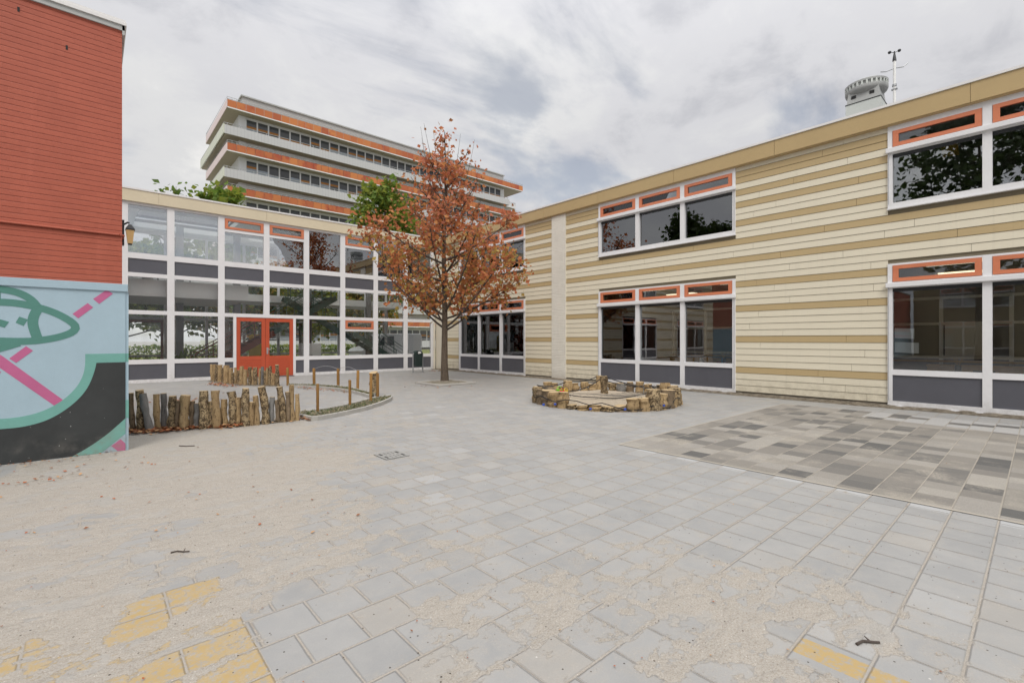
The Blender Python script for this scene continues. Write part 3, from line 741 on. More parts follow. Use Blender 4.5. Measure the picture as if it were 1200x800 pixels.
def wing_window(y0, y1, z0, z1, low, nb=3, wing=wing):
    """frame is the part; panes, vents, panels, awning case are its own parts"""
    xf, xb = XW - 0.055, XW + 0.06
    fr = MB(); w = (y1 - y0) / nb
    H = 0.09
    fr.box(xf, y0, z0, xb, y0 + H, z1); fr.box(xf, y1 - H, z0, xb, y1, z1)
    mull = [y0 + w * i for i in range(1, nb)]
    for m in mull: fr.box(xf, m - 0.075, z0, xb, m + 0.075, z1)
    if low: rails = [(z0, z0 + 0.11), (0.77, 0.90), (2.84, 2.99), (3.385, z1)]
    else: rails = [(z0, z0 + 0.13), (6.05, 6.21), (6.60, z1)]
    edges = [y0 + H] + [v for m in mull for v in (m - 0.075, m + 0.075)] + [y1 - H]
    cells = [(edges[2 * i], edges[2 * i + 1]) for i in range(nb)]
    for a, b in rails:
        for c, d in cells: fr.box(xf + 0.004, c - 0.001, a, xb - 0.004, d + 0.001, b)
    fr.box(xf - 0.035, y0 - 0.01, z0 - 0.028, xb - 0.05, y1 + 0.01, z0 - 0.001)       # sill nosing
    f = fr.build('window', M['frame'], wing)
    zt = rails[-2][1]; gz0 = rails[-3][1] if low else rails[0][1]
    MB().box(xf - 0.075, y0 - 0.03, zt - 0.135, xf - 0.001, y1 + 0.03, zt - 0.02).build('awning_case', M['frame'], f, bevel=0.012)
    # guide cords of the awning
    for y in (y0 + 0.02, y1 - 0.02): MB().tube([(xf - 0.03, y, z0 + 0.1), (xf - 0.03, y, zt - 0.13)], 0.006, 6).build('guide_cord', M['galv'], f)
    mb = MB()
    for c, d in cells: mb.box(xf + 0.05, c + 0.002, zt - 0.23, xf + 0.085, d - 0.002, zt - 0.152)
    mb.build('shade_rail', M['black'], f)
    for c, d in cells:
        MB().box(xf + 0.088, c, gz0, xf + 0.098, d, rails[-2][0]).build('glass_pane', M['glass_tint' if low else 'glass_wing_upper'], f)
        v = MB(); a, b = c + 0.006, d - 0.006; e, g = zt + 0.006, rails[-1][0] - 0.006
        for bx in ((a, e, b, e + 0.085), (a, g - 0.085, b, g)): v.box(xf - 0.012, bx[0], bx[1], xf + 0.06, bx[2], bx[3])
        for bx in ((a, a + 0.11), (b - 0.11, b)): v.box(xf - 0.010, bx[0], e + 0.0845, xf + 0.058, bx[1], g - 0.0845)
        vf = v.build('vent_frame', M['orange'], f)
        MB().box(xf + 0.03, a + 0.1, e + 0.08, xf + 0.04, b - 0.1, g - 0.08).build('vent_pane', M['glass_tint'], f)
        if low: MB().box(xf + 0.035, c - 0.002, rails[0][1] - .002, xf + 0.06, d + 0.002, rails[1][0] + .002).build('spandrel_panel', M['panel'], f)
    return f
for a, b in GROUPS:
    wing_window(b, a, 0.04, 3.43, True)
    wing_window(b, a, 4.75, 6.745, False)
# rooms: worktops, shelves, partitions seen through the panes
mb = MB()
for y0, y1 in ((-4.2, 4.1), (4.6, 11.6)): mb.box(20.9, y0, 0.9, 20.3, y1, 0.95)
for y0, y1 in ((-2.4, 2.2), (6.4, 10.9)): mb.box(17.9, y0, .86, 18.4, y1, .90); mb.box(17.9, y0 + .02, .60, 17.93, y1 - .02, .858)
mb.build('worktop', M['int_wood'], wing)
mb = MB()
for yy in (-2.6, -1.0, 0.6, 2.2, 3.8, 5.4, 7.0, 8.6, 10.2, 11.8, 15.0, 16.6, 18.2, 19.8):
    mb.box(20.93, yy - 0.05, 0.4, 20.998, yy + 0.05, 3.0)
for y0, y1 in ((-2.6, 3.8), (5.4, 11.8), (15.0, 19.8)):
    for z in (1.0, 2.1, 2.95): mb.box(20.935, y0, z, 20.996, y1, z + 0.09)
mb.build('interior_frame', M['int_white'], wing)
for y0, y1, z0, z1, m in ((8.75, 10.1, 1.15, 2.05, 'int_dark'), (1.0, 2.1, 1.1, 2.1, 'int_white'), (-2.2, -1.1, 1.1, 2.8, 'column_cream'), (5.5, 6.9, 0.3, 3.0, 'int_red'), (5.7, 6.6, 0.5, 2.3, 'int_blue')):
    MB().box(20.9 if m != 'int_blue' else 20.85, y0, z0, 20.932 if m != 'int_blue' else 20.898, y1, z1).build('wall_board', M[m], wing)
for y in (16.2, 17.6):
    d = MB().box(20.86, y, 0.02, 20.93, y + 0.95, 2.2).build('interior_door', M['orange'], wing)
    MB().box(20.845, y + 0.2, 0.5, 20.858, y + 0.75, 2.0).build('door_pane', M['int_dark'], d)
M['tube'] = (NT('fluorescent_and_fill_glow').done((0.9, 0.8, 0.6), 0.4, emit=(1, 0.86, 0.62), emit_s=1.7))
def light_strip(x, y0, y1, z):  # a few real fixtures; the other glowing panels are added to brighten the rooms
    return MB().box(x, y0, z - 0.03, x + 0.6, y1, z).build('ceiling_and_fill_light', M['tube'], wing)
for yy in (-2.0, 1.2, 6.6, 9.9, 16.4, 18.6):
    for xx in (15.7, 18.4): light_strip(xx, yy - .4, yy + .8, 3.545)
    if yy > 9: light_strip(18.4, yy, yy + 1.2, 6.655)

# things on the sills
def sheet(x, y0, y1, z0, z1, m, label, skew=0.0):
    mb = MB(); mb.prism([(y0 + skew, z0), (y1 + skew, z0 + .02), (y1, z1 + .02), (y0, z1)], lambda u, v, t: (x + t, u, v), 0, 0.002)
    return tag(mb.build('paper_sheet', m, loc=(x, y0, z0)), label, 'notice')
sheet(XW + 0.049, 1.24, 1.52, 5.72, 6.02, M['paper_yellow'], 'yellow paper sheet stuck inside the upper window beneath the roof edge', -0.03)
sheet(XW + 0.049, 1.98, 2.34, 1.63, 1.87, M['int_white'], 'upper blank white sheet stuck low inside the nearest ground-floor window')
sheet(XW + 0.049, 1.90, 2.34, 1.29, 1.54, M['int_white'], 'lower, wider blank white sheet inside the nearest ground-floor window')
sill = MB()
for a, b in GROUPS: sill.box(XW + 0.065, b + 0.05, 0.84, XW + 0.40, a - 0.05, 0.88)
sill.build('window_sill', M['int_wood'], wing)
def clutter(x, y, z, label, mats, s=1.0):
    t = thing('desk_item', label, 'desk clutter', (x, y, z))
    return t
def jar(x, y, z, h, r, m, label):
    t = thing('craft_jar', label, 'jar', (x, y, z))
    MB().lathe([(r * .9, 0), (r, h * .1), (r, h * .75), (r * .8, h * .9), (r * .82, h)], (x, y, z), 12).build('jar_body', m, t, True)
    mb = MB()
    for k in range(4): mb.tube([(x, y, z + h * .6), (x + rnd.uniform(-1, 1) * r * 1.3, y + rnd.uniform(-1, 1) * r * 1.3, z + h * 1.9)], 0.008, 5)
    mb.build('brushes', M['int_wood'], t)
jar(14.60, 7.25, 0.88, 0.16, 0.06, M['int_white'], 'white jar of brushes on the sill of the middle ground-floor window')
jar(14.62, 6.55, 0.88, 0.18, 0.06, M['int_blue'], 'blue jar of brushes on the sill near the right jamb')
jar(14.62, 1.25, 0.88, 0.16, 0.06, M['black'], 'black jar of brushes on the sill of the nearest window')
def room_table(x, y, label):
    t = thing('school_table', label, 'table', (x, y, 0.012))
    MB().box(x - 0.6, y - 0.9, 0.70, x + 0.6, y + 0.9, 0.74).build('table_top', M['int_wood'], t, bevel=0.01)
    for i in (-1, 1):
        for j in (-1, 1): MB().tube([(x + i * .52, y + j * .82, 0.012), (x + i * .52, y + j * .82, 0.70)], 0.025, 8).build('leg', M['galv'], t)
def room_chair(x, y, d, m, label, group=None):
    t = thing('school_chair', label, 'chair', (x, y, 0.012), group)
    MB().box(x - .2, y - .2, .43, x + .2, y + .2, .455).build('seat', m, t, bevel=.01)
    MB().box(x + d * .19, y - .19, .62, x + d * .215, y + .19, .88).build('backrest', m, t, bevel=.008)
    for i in (-1, 1):
        for j in (-1, 1):
            top = .63 if i == d else .43
            MB().tube([(x + i * .19, y + j * .17, 0.012), (x + i * .18, y + j * .17, top)], .013, 6).build('leg', M['black'], t)
room_table(17.0, 7.6, 'wooden school table inside behind the middle ground-floor window')
room_table(17.0, 0.6, 'wooden school table inside behind the nearest ground-floor window')
room_chair(15.95, 7.9, -1, M['black'], 'dark school chair left of the table behind the middle ground-floor window')
room_chair(15.95, 7.1, -1, M['int_red'], 'red school chair at the table behind the middle ground-floor window')
room_chair(15.95, 0.9, -1, M['black'], 'dark school chair at the table behind the nearest ground-floor window')
# rainwater pipe and corner post where the wings meet
mb = MB(); mb.tube([(14.16, 22.33, 0.02), (14.16, 22.33, 2.5)], 0.05, 12); mb.tube([(14.16, 22.33, 2.5), (14.16, 22.33, 2.58)], 0.062, 12)
mb.tube([(14.16, 22.33, 2.58), (14.16, 22.33, 6.72)], 0.04, 12)
mb.build('rainwater_pipe', M['column_cream'], wing, True)
MB().box(XW - 0.06, 21.553, 0.02, XW + 0.001, 22.44, 6.74).build('corner_panel', M['column_cream'], wing)

# ================================================================= GLASS PAVILION (left, facing the yard)
YG = 22.48
pav = thing('glass_pavilion', 'two-storey glazed school entrance hall with white mullions and slate panels', 'building', (7, YG, 0))
mull = [0.90, 2.305, 4.0, 5.70, 7.38, 9.07, 10.765, 12.455, 14.13]
HW = 0.115
fr = MB(); yf, yb = YG - 0.05, YG + 0.09
for m in mull: fr.box(m - HW, yf, 0.0, m + HW, yb, 6.735)
bays = list(zip(mull[:-1], mull[1:]))
H_RAILS = [(0.0, 0.12), (0.70, 0.87), (2.57, 2.72), (3.97, 4.12), (4.65, 4.86), (6.64, 6.735)]
LEFT_LEAF = (4.54, 5.655); RIGHT_LEAF = (5.665, 6.80)
vent_top = {2, 3, 5}; vent_low = {5}
pane_boxes, panel_boxes, vent_boxes = [], [], []
for i, (a, b) in enumerate(bays):
    x0, x1 = a + HW, b - HW
    door = i in (2, 3)                      # the door spans the mullion between these two bays
    for k, (z0, z1) in enumerate(H_RAILS):
        if door and k < 2:
            continue
        fr.box(x0 - 0.001, yf + 0.004, z0, x1 + 0.001, yb - 0.004, z1)
    panel_boxes.append((x0, x1, 4.12, 4.65))
    pane_boxes.append((x0, x1, 2.72, 3.97))
    if i in vent_top:
        fr.box(x0 - 0.001, yf + 0.004, 6.08, x1 + 0.001, yb - 0.004, 6.20)
        vent_boxes.append((x0, x1, 6.20, 6.64)); pane_boxes.append((x0, x1, 4.86, 6.08))
    else:
        pane_boxes.append((x0, x1, 4.86, 6.64))
    if door:
        s0, s1 = (x0, 4.43) if i == 2 else (6.91, x1)
        fr.box(s0, yf + 0.004, 0.0, s1, yb - 0.004, 0.12); fr.box(s0, yf + 0.004, 0.70, s1, yb - 0.004, 0.87)
        panel_boxes.append((s0, s1, 0.12, 0.70)); pane_boxes.append((s0, s1, 0.87, 2.57))
        continue
    panel_boxes.append((x0, x1, 0.12, 0.70))
    if i in vent_low:
        fr.box(x0 - 0.001, yf + 0.004, 2.03, x1 + 0.001, yb - 0.004, 2.14)
        vent_boxes.append((x0, x1, 2.14, 2.57)); pane_boxes.append((x0, x1, 0.87, 2.03))
    else:
        pane_boxes.append((x0, x1, 0.87, 2.57))
fr.box(4.43, yf + 0.002, 0, 4.54, yb - 0.002, 2.57); fr.box(6.80, yf + 0.002, 0, 6.91, yb - 0.002, 2.57)
# the mullion above the door only
fr2 = MB(); fr2.v, fr2.f, fr2.m = fr.v, fr.f, fr.m
k = 8 * 3                                   # fourth mullion box (x = 5.70): lift its foot to the door head
for q in range(k, k + 4):
    x, y, z = fr.v[q]; fr.v[q] = (x, y, 2.57)
fr.build('curtain_wall_frame', M['frame'], pav)
for x0, x1, z0, z1 in pane_boxes: MB().box(x0 - .002, YG + 0.02, z0 - .002, x1 + .002, YG + 0.03, z1 + .002).build('glass_pane', M['glass_upper' if z0 > 4 else 'glass'], pav)
for x0, x1, z0, z1 in panel_boxes: MB().box(x0 - .002, YG - 0.012, z0 - .002, x1 + .002, YG + 0.04, z1 + .002).build('spandrel_panel', M['panel'], pav)
for x0, x1, z0, z1 in vent_boxes:
    v = MB(); a, b, e, g = x0 + .01, x1 - .01, z0 + .01, z1 - .01
    for z in (e, g - .09): v.box(a, yf - .015, z, b, YG + .05, z + .09)
    for x in (a, b - .11): v.box(x, yf - .013, e + .0895, x + .11, YG + .048, g - .0895)
    f = v.build('vent_frame', M['orange'], pav)
    MB().box(a + .1, YG, e + .085, b - .1, YG + .01, g - .085).build('vent_pane', M['glass_tint'], f)
mb = MB()
for i, (a, b) in enumerate(bays):
    z = 6.06 if i in vent_top else 6.62
    mb.box(a + HW + .01, YG + .035, z - .10, b - HW - .01, YG + .07, z - .005)
mb.build('blind_case', M['int_grey'], pav)
# red double door
for n, (x0, x1) in enumerate((LEFT_LEAF, RIGHT_LEAF)):
    d = MB(); y0, y1 = YG - 0.03, YG + 0.03
    d.box(x0, y0, 0.03, x0 + .15, y1, 2.56); d.box(x1 - .15, y0, 0.03, x1, y1, 2.56)
    d.box(x0 + .149, y0 + .003, 2.40, x1 - .149, y1 - .003, 2.555); d.box(x0 + .149, y0 + .003, .76, x1 - .149, y1 - .003, .92)
    nb = 6
    for q in range(nb):
        za = .035 + q * (.725 / nb); zc = za + .725 / nb - .012
        d.box(x0 + .149, y0 + .008, za, x1 - .149, y1 - .01, zc)
    d.box(x0 + .149, y0 + .02, .033, x1 - .149, y1 - .02, .76)
    leaf = d.build('door_leaf', M['red_door'], pav)
    MB().box(x0 + .148, YG - .004, .918, x1 - .148, YG + .006, 2.402).build('door_pane', M['glass'], leaf)
    if n:
        h = MB(); xx = x0 + .07
        h.box(xx - .035, y0 - .012, 1.0, xx + .035, y0 - .001, 1.28); h.tube([(xx, y0 - .01, 1.2), (xx, y0 - .07, 1.2), (xx + .14, y0 - .07, 1.2)], .014, 8)
        h.build('door_handle', M['steel'], leaf)
MB().box(4.55, YG - 0.25, 0.001, 6.79, YG - 0.06, 0.028).build('door_mat', M['roof'], pav)
# eaves
mb = MB(); fx = [0.79, 1.92, 5.68, 9.45, 13.0, 14.19]
for a, b in zip(fx[:-1], fx[1:]): mb.box(a + .004, YG - 0.14, 6.74, b - .004, YG - 0.12, 7.175)
mb.box(0.95, YG - 0.119, 6.737, 14.19, YG - .001, 7.173)
mb.build('fascia', M['fascia_cream'], pav)
MB().box(0.79, YG - 0.165, 7.178, 14.18, YG + 0.2, 7.24).build('coping', M['coping'], pav)
SKY = [(1.4, 4.9), (6.0, 9.4), (10.2, 13.6)]; SY0, SY1 = 23.6, 27.4  # unseen roof openings, added to let daylight brighten the hall
def deck(y0, y1, x0, x1, z0, z1, nm, m):
    mb = MB(); mb.box(x0, y0, z0, x1, SY0, z1); mb.box(x0, SY1, z0, x1, y1, z1); c = x0
    for a, b in SKY: mb.box(c, SY0 + .001, z0 + .001, a, SY1 - .001, z1 - .001); c = b
    mb.box(c, SY0 + .001, z0 + .001, x1, SY1 - .001, z1 - .001)
    mb.build(nm, m, pav)
deck(YG + .2, 28.5, .79, 14.55, 7.0, 7.13, 'roof', M['roof'])
deck(YG - .1, 28.4, .79, 14.19, 6.77, 6.995, 'ceiling', M['int_white'])
for a, b in SKY:
    k = MB()
    for q in ((a - .1, SY0 - .1, b + .1, SY0), (a - .1, SY1, b + .1, SY1 + .1), (a - .1, SY0 + .001, a, SY1 - .001), (b, SY0 + .001, b + .1, SY1 - .001)): k.box(q[0], q[1], 7.131, q[2], q[3], 7.20)
    kk = k.build('added_rooflight', M['frame'], pav); MB().box(a, SY0, 7.16, b, SY1, 7.17).build('added_rooflight_pane', M['glass'], kk)
MB().box(0.79, YG + .1, -0.05, 14.36, 28.4, 0.012).build('interior_floor', M['int_floor'], pav)
mb = MB(); mb.box(0.79, YG + 0.45, 3.30, 5.1, 28.2, 3.95); mb.box(5.1, 26.3, 3.55, 14.3, 28.2, 3.90)
mb.build('gallery_slab', M['int_white'], pav)
for x in (2.9, 5.2, 8.6, 12.0):
    MB().box(x, 26.1, 0.012, x + .26, 26.36, 6.76).build('column', M['int_grey'], pav)
# rear glazing
rf = MB(); YR = 28.3
rx = [1.0, 2.7, 4.4, 6.1, 7.8, 9.5, 11.2, 12.9, 14.3]
for x in rx: rf.box(x - .06, YR, 0, x + .06, YR + .1, 6.76)
for a, b in zip(rx[:-1], rx[1:]):
    for z in (0.0, 0.8, 2.6, 3.5, 4.5, 6.66): rf.box(a + .059, YR + .01, z, b - .059, YR + .09, z + .1)
rf.build('rear_frame', M['frame'], pav)
for a, b in zip(rx[:-1], rx[1:]):
    MB().box(a + .058, YR + .04, 0.1, b - .058, YR + .05, 6.67).build('rear_pane', M['glass'], pav)
mb = MB(); mb.box(1.08, YR - .06, .02, 1.2, YR - .002, 2.58); mb.box(2.5, YR - .06, .02, 2.62, YR - .002, 2.58); mb.box(1.2, YR - .058, 2.44, 2.5, YR - .004, 2.58)
mb.box(1.2, YR - .058, .02, 2.5, YR - .004, .18)
mb.build('rear_door', M['int_brown'], pav)
# two open stairs
def stair(x0, z0, x1, z1, y0, y1, m, n):
    s = MB()
    for y in (y0, y1): s.bar((x0, y, z0 + .02), (x1, y, z1 - .05), .06, .26)
    for i in range(n):
        f = (i + .5) / n; x = x0 + (x1 - x0) * f; z = z0 + (z1 - z0) * (i + 1) / n
        w = abs(x1 - x0) / n * .55
        s.box(x - w, y0 + .03, z - .05, x + w, y1 - .03, z)
    st = s.build('stair', m, pav)
    r = MB()
    for y in (y0 - .04, y1 + .04):
        for k, hh in enumerate((.35, .6, .82, 1.0)): r.tube([(x0, y, z0 + hh), (x1, y, z1 + hh)], .022 if k == 3 else .013, 6)
        for i in range(0, n + 1, 3):
            f = i / n; x = x0 + (x1 - x0) * f; z = z0 + (z1 - z0) * f
            r.box(x - .018, y - .018, z - .1, x + .018, y + .018, z + 1.0)
    r.build('stair_railing', m, st)
stair(3.4, 0.02, 6.6, 2.0, 24.6, 25.8, M['int_brown'], 11)
stair(6.6, 2.0, 9.6, 3.85, 24.6, 25.8, M['int_green'], 10)
stair(13.6, 0.02, 10.4, 2.0, 24.3, 25.6, M['int_green'], 11)
stair(10.4, 2.0, 7.4, 3.8, 24.3 + 1.6, 25.6 + .62, M['int_green'], 10)
mb = MB()
for z in (4.3, 4.6, 4.95): mb.tube([(0.9, YG + .55, z), (5.1, YG + .55, z), (5.1, 26.0, z)], .02, 6)
for x in rng(0.9, 5.1, 1.05) + [5.1]: mb.box(x - .02, YG + .53, 3.95, x + .02, YG + .57, 4.97)
mb.build('gallery_railing', M['int_grey'], pav)
MB().box(5.95, 26.6, 0.1, 6.55, 26.66, 1.9).build('notice_board', M['yellow'], pav)
MB().box(8.55, 25.85, 0.1, 8.68, 25.98, 3.55).build('red_post', M['int_red'], pav)

def cabinet(x0, x1, y0, h, m, label):
    t = thing('storage_cabinet', label, 'cabinet', ((x0 + x1) / 2, y0, 0.012))
    MB().box(x0, y0, .06, x1, y0 + .5, h).build('carcass', m, t, bevel=.008)
    MB().box(x0 + .04, y0 + .03, .012, x1 - .04, y0 + .45, .058).build('plinth', M['black'], t)
    xm = (x0 + x1) / 2
    for a, b in ((x0 + .02, xm - .006), (xm + .006, x1 - .02)):
        d = MB().box(a, y0 - .02, .1, b, y0 - .001, h - .03).build('door', m, t)
        MB().box((b if a < xm - .1 and b < xm else a + .04) - .03, y0 - .035, h * .5, (b if a < xm - .1 and b < xm else a + .04) - .01, y0 - .0205, h * .62).build('handle', M['steel'], d)
cabinet(7.55, 8.45, 23.6, 1.45, M['int_white'], 'white storage cabinet inside the hall, right of the red doors')
def plant_pot(x, y, z, s, label, wall_h=.3):
    t = thing('potted_plant', label, 'plant', (x, y, z))
    MB().lathe([(s * .14, 0), (s * .2, s * .3), (s * .22, s * .33), (s * .18, s * .33), (s * .17, s * .30)], (x, y, z), 14).build('pot', M['int_white'], t, True)
    mb = MB(); r = random.Random(int(x * 100))
    for k in range(34):
        a = r.uniform(0, 2 * PI); el = r.uniform(.3, 1.4); L = s * r.uniform(.35, .75)
        d = Vector((math.cos(a) * math.cos(el), math.sin(a) * math.cos(el), math.sin(el))); b0 = Vector((x, y, z + s * .3)) + d * L * .5; e0 = b0 + d * L * .5
        sd_ = d.cross(Vector((0, 0, 1))).normalized() * s * .055; mid = (b0 + e0) / 2 + Vector((0, 0, s * .02))
        mb.quad(b0, mid + sd_, e0, mid - sd_)
        mb.tube([(x, y, z + s * .3), b0], .006 * s, 4)
    mb.build('foliage', LEAF_GREEN[0], t)
plant_pot(1.65, YG + 0.75, 3.952, 1.25, 'green potted plant on the upper gallery behind the leftmost panes')
plant_pot(2.9, 24.0, 0.012, 1.4, 'leafy potted plant on the hall floor left of the red doors')

# ================================================================= CLAD WING beyond the gym, mirrored in the panes
side = thing('clad_side_wing', 'cream clad wing with orange vents running on from the glass hall behind the brick gym', 'building', (-8, YG, 0))
MB.XF = lambda x, y, z: (.78 - y, YG + (x - XW), z)
SG = [(3.9, 8.98), (12.5, 17.58)]                               # window groups, metres left of the hall
sb = MB()
for i, ch in enumerate(seq):
    z1, z0 = zb[i], zb[i + 1]; segs = []
    c = 0.0
    for a, b in SG:
        hit = any(lo < z1 - .03 and hi > z0 + .03 for lo, hi in ((.03, 3.44), (4.74, 6.76)))
        if hit: segs.append((c, a)); c = b
    segs.append((c, 22.0))
    for a, b in segs: sb.box(XW - .026, a, z0 + .011, XW, b, z1, 0 if ch == 'C' else 1)
sb.build('cladding', [M['cream'], M['tan']], side)
sw = MB()
for a, b in ((0, 3.9), (8.98, 12.5), (17.58, 22.0)): sw.box(XW + .003, a, 0, XW + .2, b, 6.74)
for a, b in SG: sw.box(XW + .003, a + .001, 3.44, XW + .2, b - .001, 4.74)
sw.box(XW + 5.8, 0, 0, XW + 6, 22, 6.74)
sw.build('wall', M['int_dark'], side)
MB().box(XW - .16, .01, 6.745, XW - .001, 22, 7.17).build('fascia', M['fascia_cream'], side)
MB().box(XW - .18, .01, 7.173, XW + 6, 22, 7.23).build('roof', M['coping'], side)
for a, b in SG:
    wing_window(a, b, 0.04, 3.43, True, wing=side); wing_window(a, b, 4.75, 6.745, False, wing=side)
MB.XF = None

# ================================================================= RED GYM (left)
YR0 = 8.92
gym = thing('red_brick_gym', 'tall windowless building of red painted brick at the left edge', 'building', (-6, YR0, 0))
mb = MB()
mb.quad((-33.9, YR0, 0), (.337, YR0, 0), (.337, YR0, 6.17), (-33.9, YR0, 6.17), mi=0)
mb.quad((.337, YR0, 0), (.337, 13.4, 0), (.337, 13.4, 6.17), (.337, YR0, 6.17), mi=1)
mb.quad((-33.9, 13.4, 0), (-33.9, 13.4, 6.17), (.337, 13.4, 6.17), (.337, 13.4, 0), mi=0)
mb.quad((-33.9, YR0, 0), (-33.9, YR0, 6.17), (-33.9, 13.4, 6.17), (-33.9, 13.4, 0), mi=1)
mb.quad((-33.9, YR0, 6.17), (.337, YR0, 6.17), (.337, 13.4, 6.17), (-33.9, 13.4, 6.17), mi=0)
mb.build('wall', [M['red_brick'], M['red_brick_y']], gym)
mb = MB(); mb.box(-33.95, YR0 - .05, 6.172, .387, 13.45, 6.215); mb.box(-33.94, YR0 - .04, 6.217, .377, 13.44, 6.25)
mb.build('roof_coping', [M['coping']], gym)
mb = MB(); mb.box(-33.945, YR0 - .028, 6.10, .366, YR0 - .001, 6.171); mb.box(.338, YR0 - .028, 6.04, .366, 13.4, 6.171)
mb.build('roof_trim', M['ventcap'], gym)
mb = MB(); mb.tube([(-33.9, YR0 - .018, 3.12), (-5, YR0 - .018, 3.118), (.30, YR0 - .018, 3.125)], .017, 8)
mb.tube([(.30, YR0 - .018, 3.125), (.352, YR0 + .02, 3.125), (.352, YR0 + .3, 3.13)], .017, 8)
mb.build('cable_conduit', M['red_brick'], gym, True)
for x, z in ((-.71, 5.93), (-.25, 5.62), (-1.6, 5.9), (-2.5, 5.9), (-4.0, 5.9)): MB().box(x - .011, YR0 - .004, z - .03, x + .011, YR0 + .01, z + .03).build('weep_hole', M['dark'], gym)
YM = 8.86
mur = MB().box(-33.9, YM, 0.0, .373, YR0 - .002, 2.30).build('mural_panel', M['mur_blue'], gym)
mb = MB(); mb.box(-33.9, YM - .022, 2.301, .40, YR0 - .002, 2.41)
mb.build('mural_top_rail', M['mur_blue'], gym, bevel=.006)
mb = MB(); mb.box(.374, YM + .012, 0.0, .408, YR0 + .05, 1.283, mi=0); mb.box(.374, YM + .012, 1.283, .408, YR0 + .05, 1.409, mi=1); mb.box(.374, YM + .012, 1.409, .408, YR0 + .05, 2.30, mi=0)
mb.box(.372, YM + .008, .47, .4095, YM + .04, .73, mi=1)
mb.build('corner_strip', [M['mur_blue'], M['mur_green2']], mur)
MB().box(.338, YR0 + .06, 0.0, .371, 13.4, 2.30).build('side_panel', M['mur_blue'], gym)
def paint(name, polys, m, off):
    b = MB()
    for po in polys: b.prism(po, lambda u, v, t: (u, YM - off + t * off, v), 0.0, 1.0)
    return b.build(name, M[m], mur)
def ring_strip(outer, inner):
    """quads between two outlines of equal count"""
    n = len(outer)
    return [[outer[i], outer[(i + 1) % n], inner[(i + 1) % n], inner[i]] for i in range(n)]
def resample(poly, n, closed=True):
    P = [Vector(p) for p in poly]; 
    if closed: P.append(P[0])
    L = [0]
    for a, b in zip(P[:-1], P[1:]): L.append(L[-1] + (b - a).length)
    out = []; tot = L[-1]; cnt = n if closed else n - 1
    for k in range(n):
        s = tot * k / cnt; i = 0
        while i < len(L) - 2 and L[i + 1] < s: i += 1
        f = (s - L[i]) / max(L[i + 1] - L[i], 1e-9); q = P[i].lerp(P[i + 1], min(f, 1)); out.append((q.x, q.y))
    return out
def smooth2(poly, it=2, closed=True):
    for _ in range(it):
        o = []; n = len(poly)
        if not closed: o.append(poly[0])
        for i in range(n if closed else n - 1):
            a, b = Vector(poly[i]), Vector(poly[(i + 1) % n]); q, r = a.lerp(b, .25), a.lerp(b, .75)
            o += [(q.x, q.y), (r.x, r.y)]
        if not closed: o.append(poly[-1])
        poly = o
    return poly
def stroke(line, w):
    """painted stroke along a polyline as quads"""
    P = [Vector(p) for p in line]; Ls, Rs = [], []
    for i, p in enumerate(P):
        d = (P[min(i + 1, len(P) - 1)] - P[max(i - 1, 0)]).normalized(); nn = Vector((-d.y, d.x)) * w / 2
        Ls.append(p + nn); Rs.append(p - nn)
    poly = [(p.x, p.y) for p in Ls] + [(p.x, p.y) for p in reversed(Rs)]
    return poly
# the rocket: body outline, nose ring, fins, portholes
body_out = smooth2([(-.145, 1.768), (-.205, 1.862), (-.372, 1.977), (-.55, 2.046), (-.76, 2.09), (-1.0, 2.08), (-1.35, 1.99), (-1.5, 1.88), (-1.35, 1.70), (-1.0, 1.60), (-.80, 1.585), (-.58, 1.585), (-.37, 1.625), (-.21, 1.69)], 2)
bo = resample(body_out, 72)
cen = Vector((-.72, 1.83))
def inset(poly, w):
    out = []; n = len(poly)
    area = sum(poly[i][0] * poly[(i + 1) % n][1] - poly[(i + 1) % n][0] * poly[i][1] for i in range(n))
    sg = 1 if area > 0 else -1
    for i in range(n):
        a, b = Vector(poly[i - 1]), Vector(poly[(i + 1) % n]); d = (b - a).normalized()
        q = Vector(poly[i]) + Vector((-d.y, d.x)) * w * sg; out.append((q.x, q.y))
    return out
def outset(poly, w): return inset(poly, -w)
polys = ring_strip(outset(bo, .045), inset(bo, .045))
paint('mural_rocket_body', polys, 'mur_green', .0030)
nose = smooth2([(-.52, 2.03), (-.565, 1.93), (-.578, 1.83), (-.56, 1.73), (-.525, 1.60)], 2, False)
paint('mural_rocket_nose_ring', [stroke(nose, .10)], 'mur_green', .0036)
fin_u = smooth2([(-.53, 2.04), (-.59, 2.14), (-.70, 2.22), (-.86, 2.255), (-1.05, 2.25), (-1.25, 2.20)], 2, False)
fin_l = smooth2([(-.70, 1.565), (-.78, 1.53), (-.88, 1.49), (-1.02, 1.43), (-1.2, 1.40)], 2, False)
for q in (stroke(fin_u, .088), stroke(fin_l, .085), stroke([(-.88, 2.215), (-.88, 2.12)], .03)): paint('mural_rocket_fin', [q], 'mur_green', .0042)
for q in ([[(-.698, 1.907), (-.619, 1.871), (-.66, 1.786), (-.732, 1.827)], [(-.87, 1.868), (-.789, 1.836), (-.83, 1.76), (-.90, 1.79)], [(-1.06, 1.83), (-.97, 1.80), (-1.01, 1.72), (-1.08, 1.755)]]): paint('mural_rocket_porthole', [q], 'mur_green', .0030)
for q in ([[(.166, 2.318), (.233, 2.265), (.085, 2.112), (.02, 2.178)][::-1], [(-.035, 2.118), (.021, 2.06), (-.133, 1.902), (-.191, 1.961)][::-1],
                     [(-.637, 1.522), (-.572, 1.462), (-.727, 1.305), (-.789, 1.364)][::-1], [(-.86, 1.19), (-1.0, 1.05), (-1.06, 1.12), (-.92, 1.26)]]): paint('mural_dash', [q], 'mur_pink', .0030)
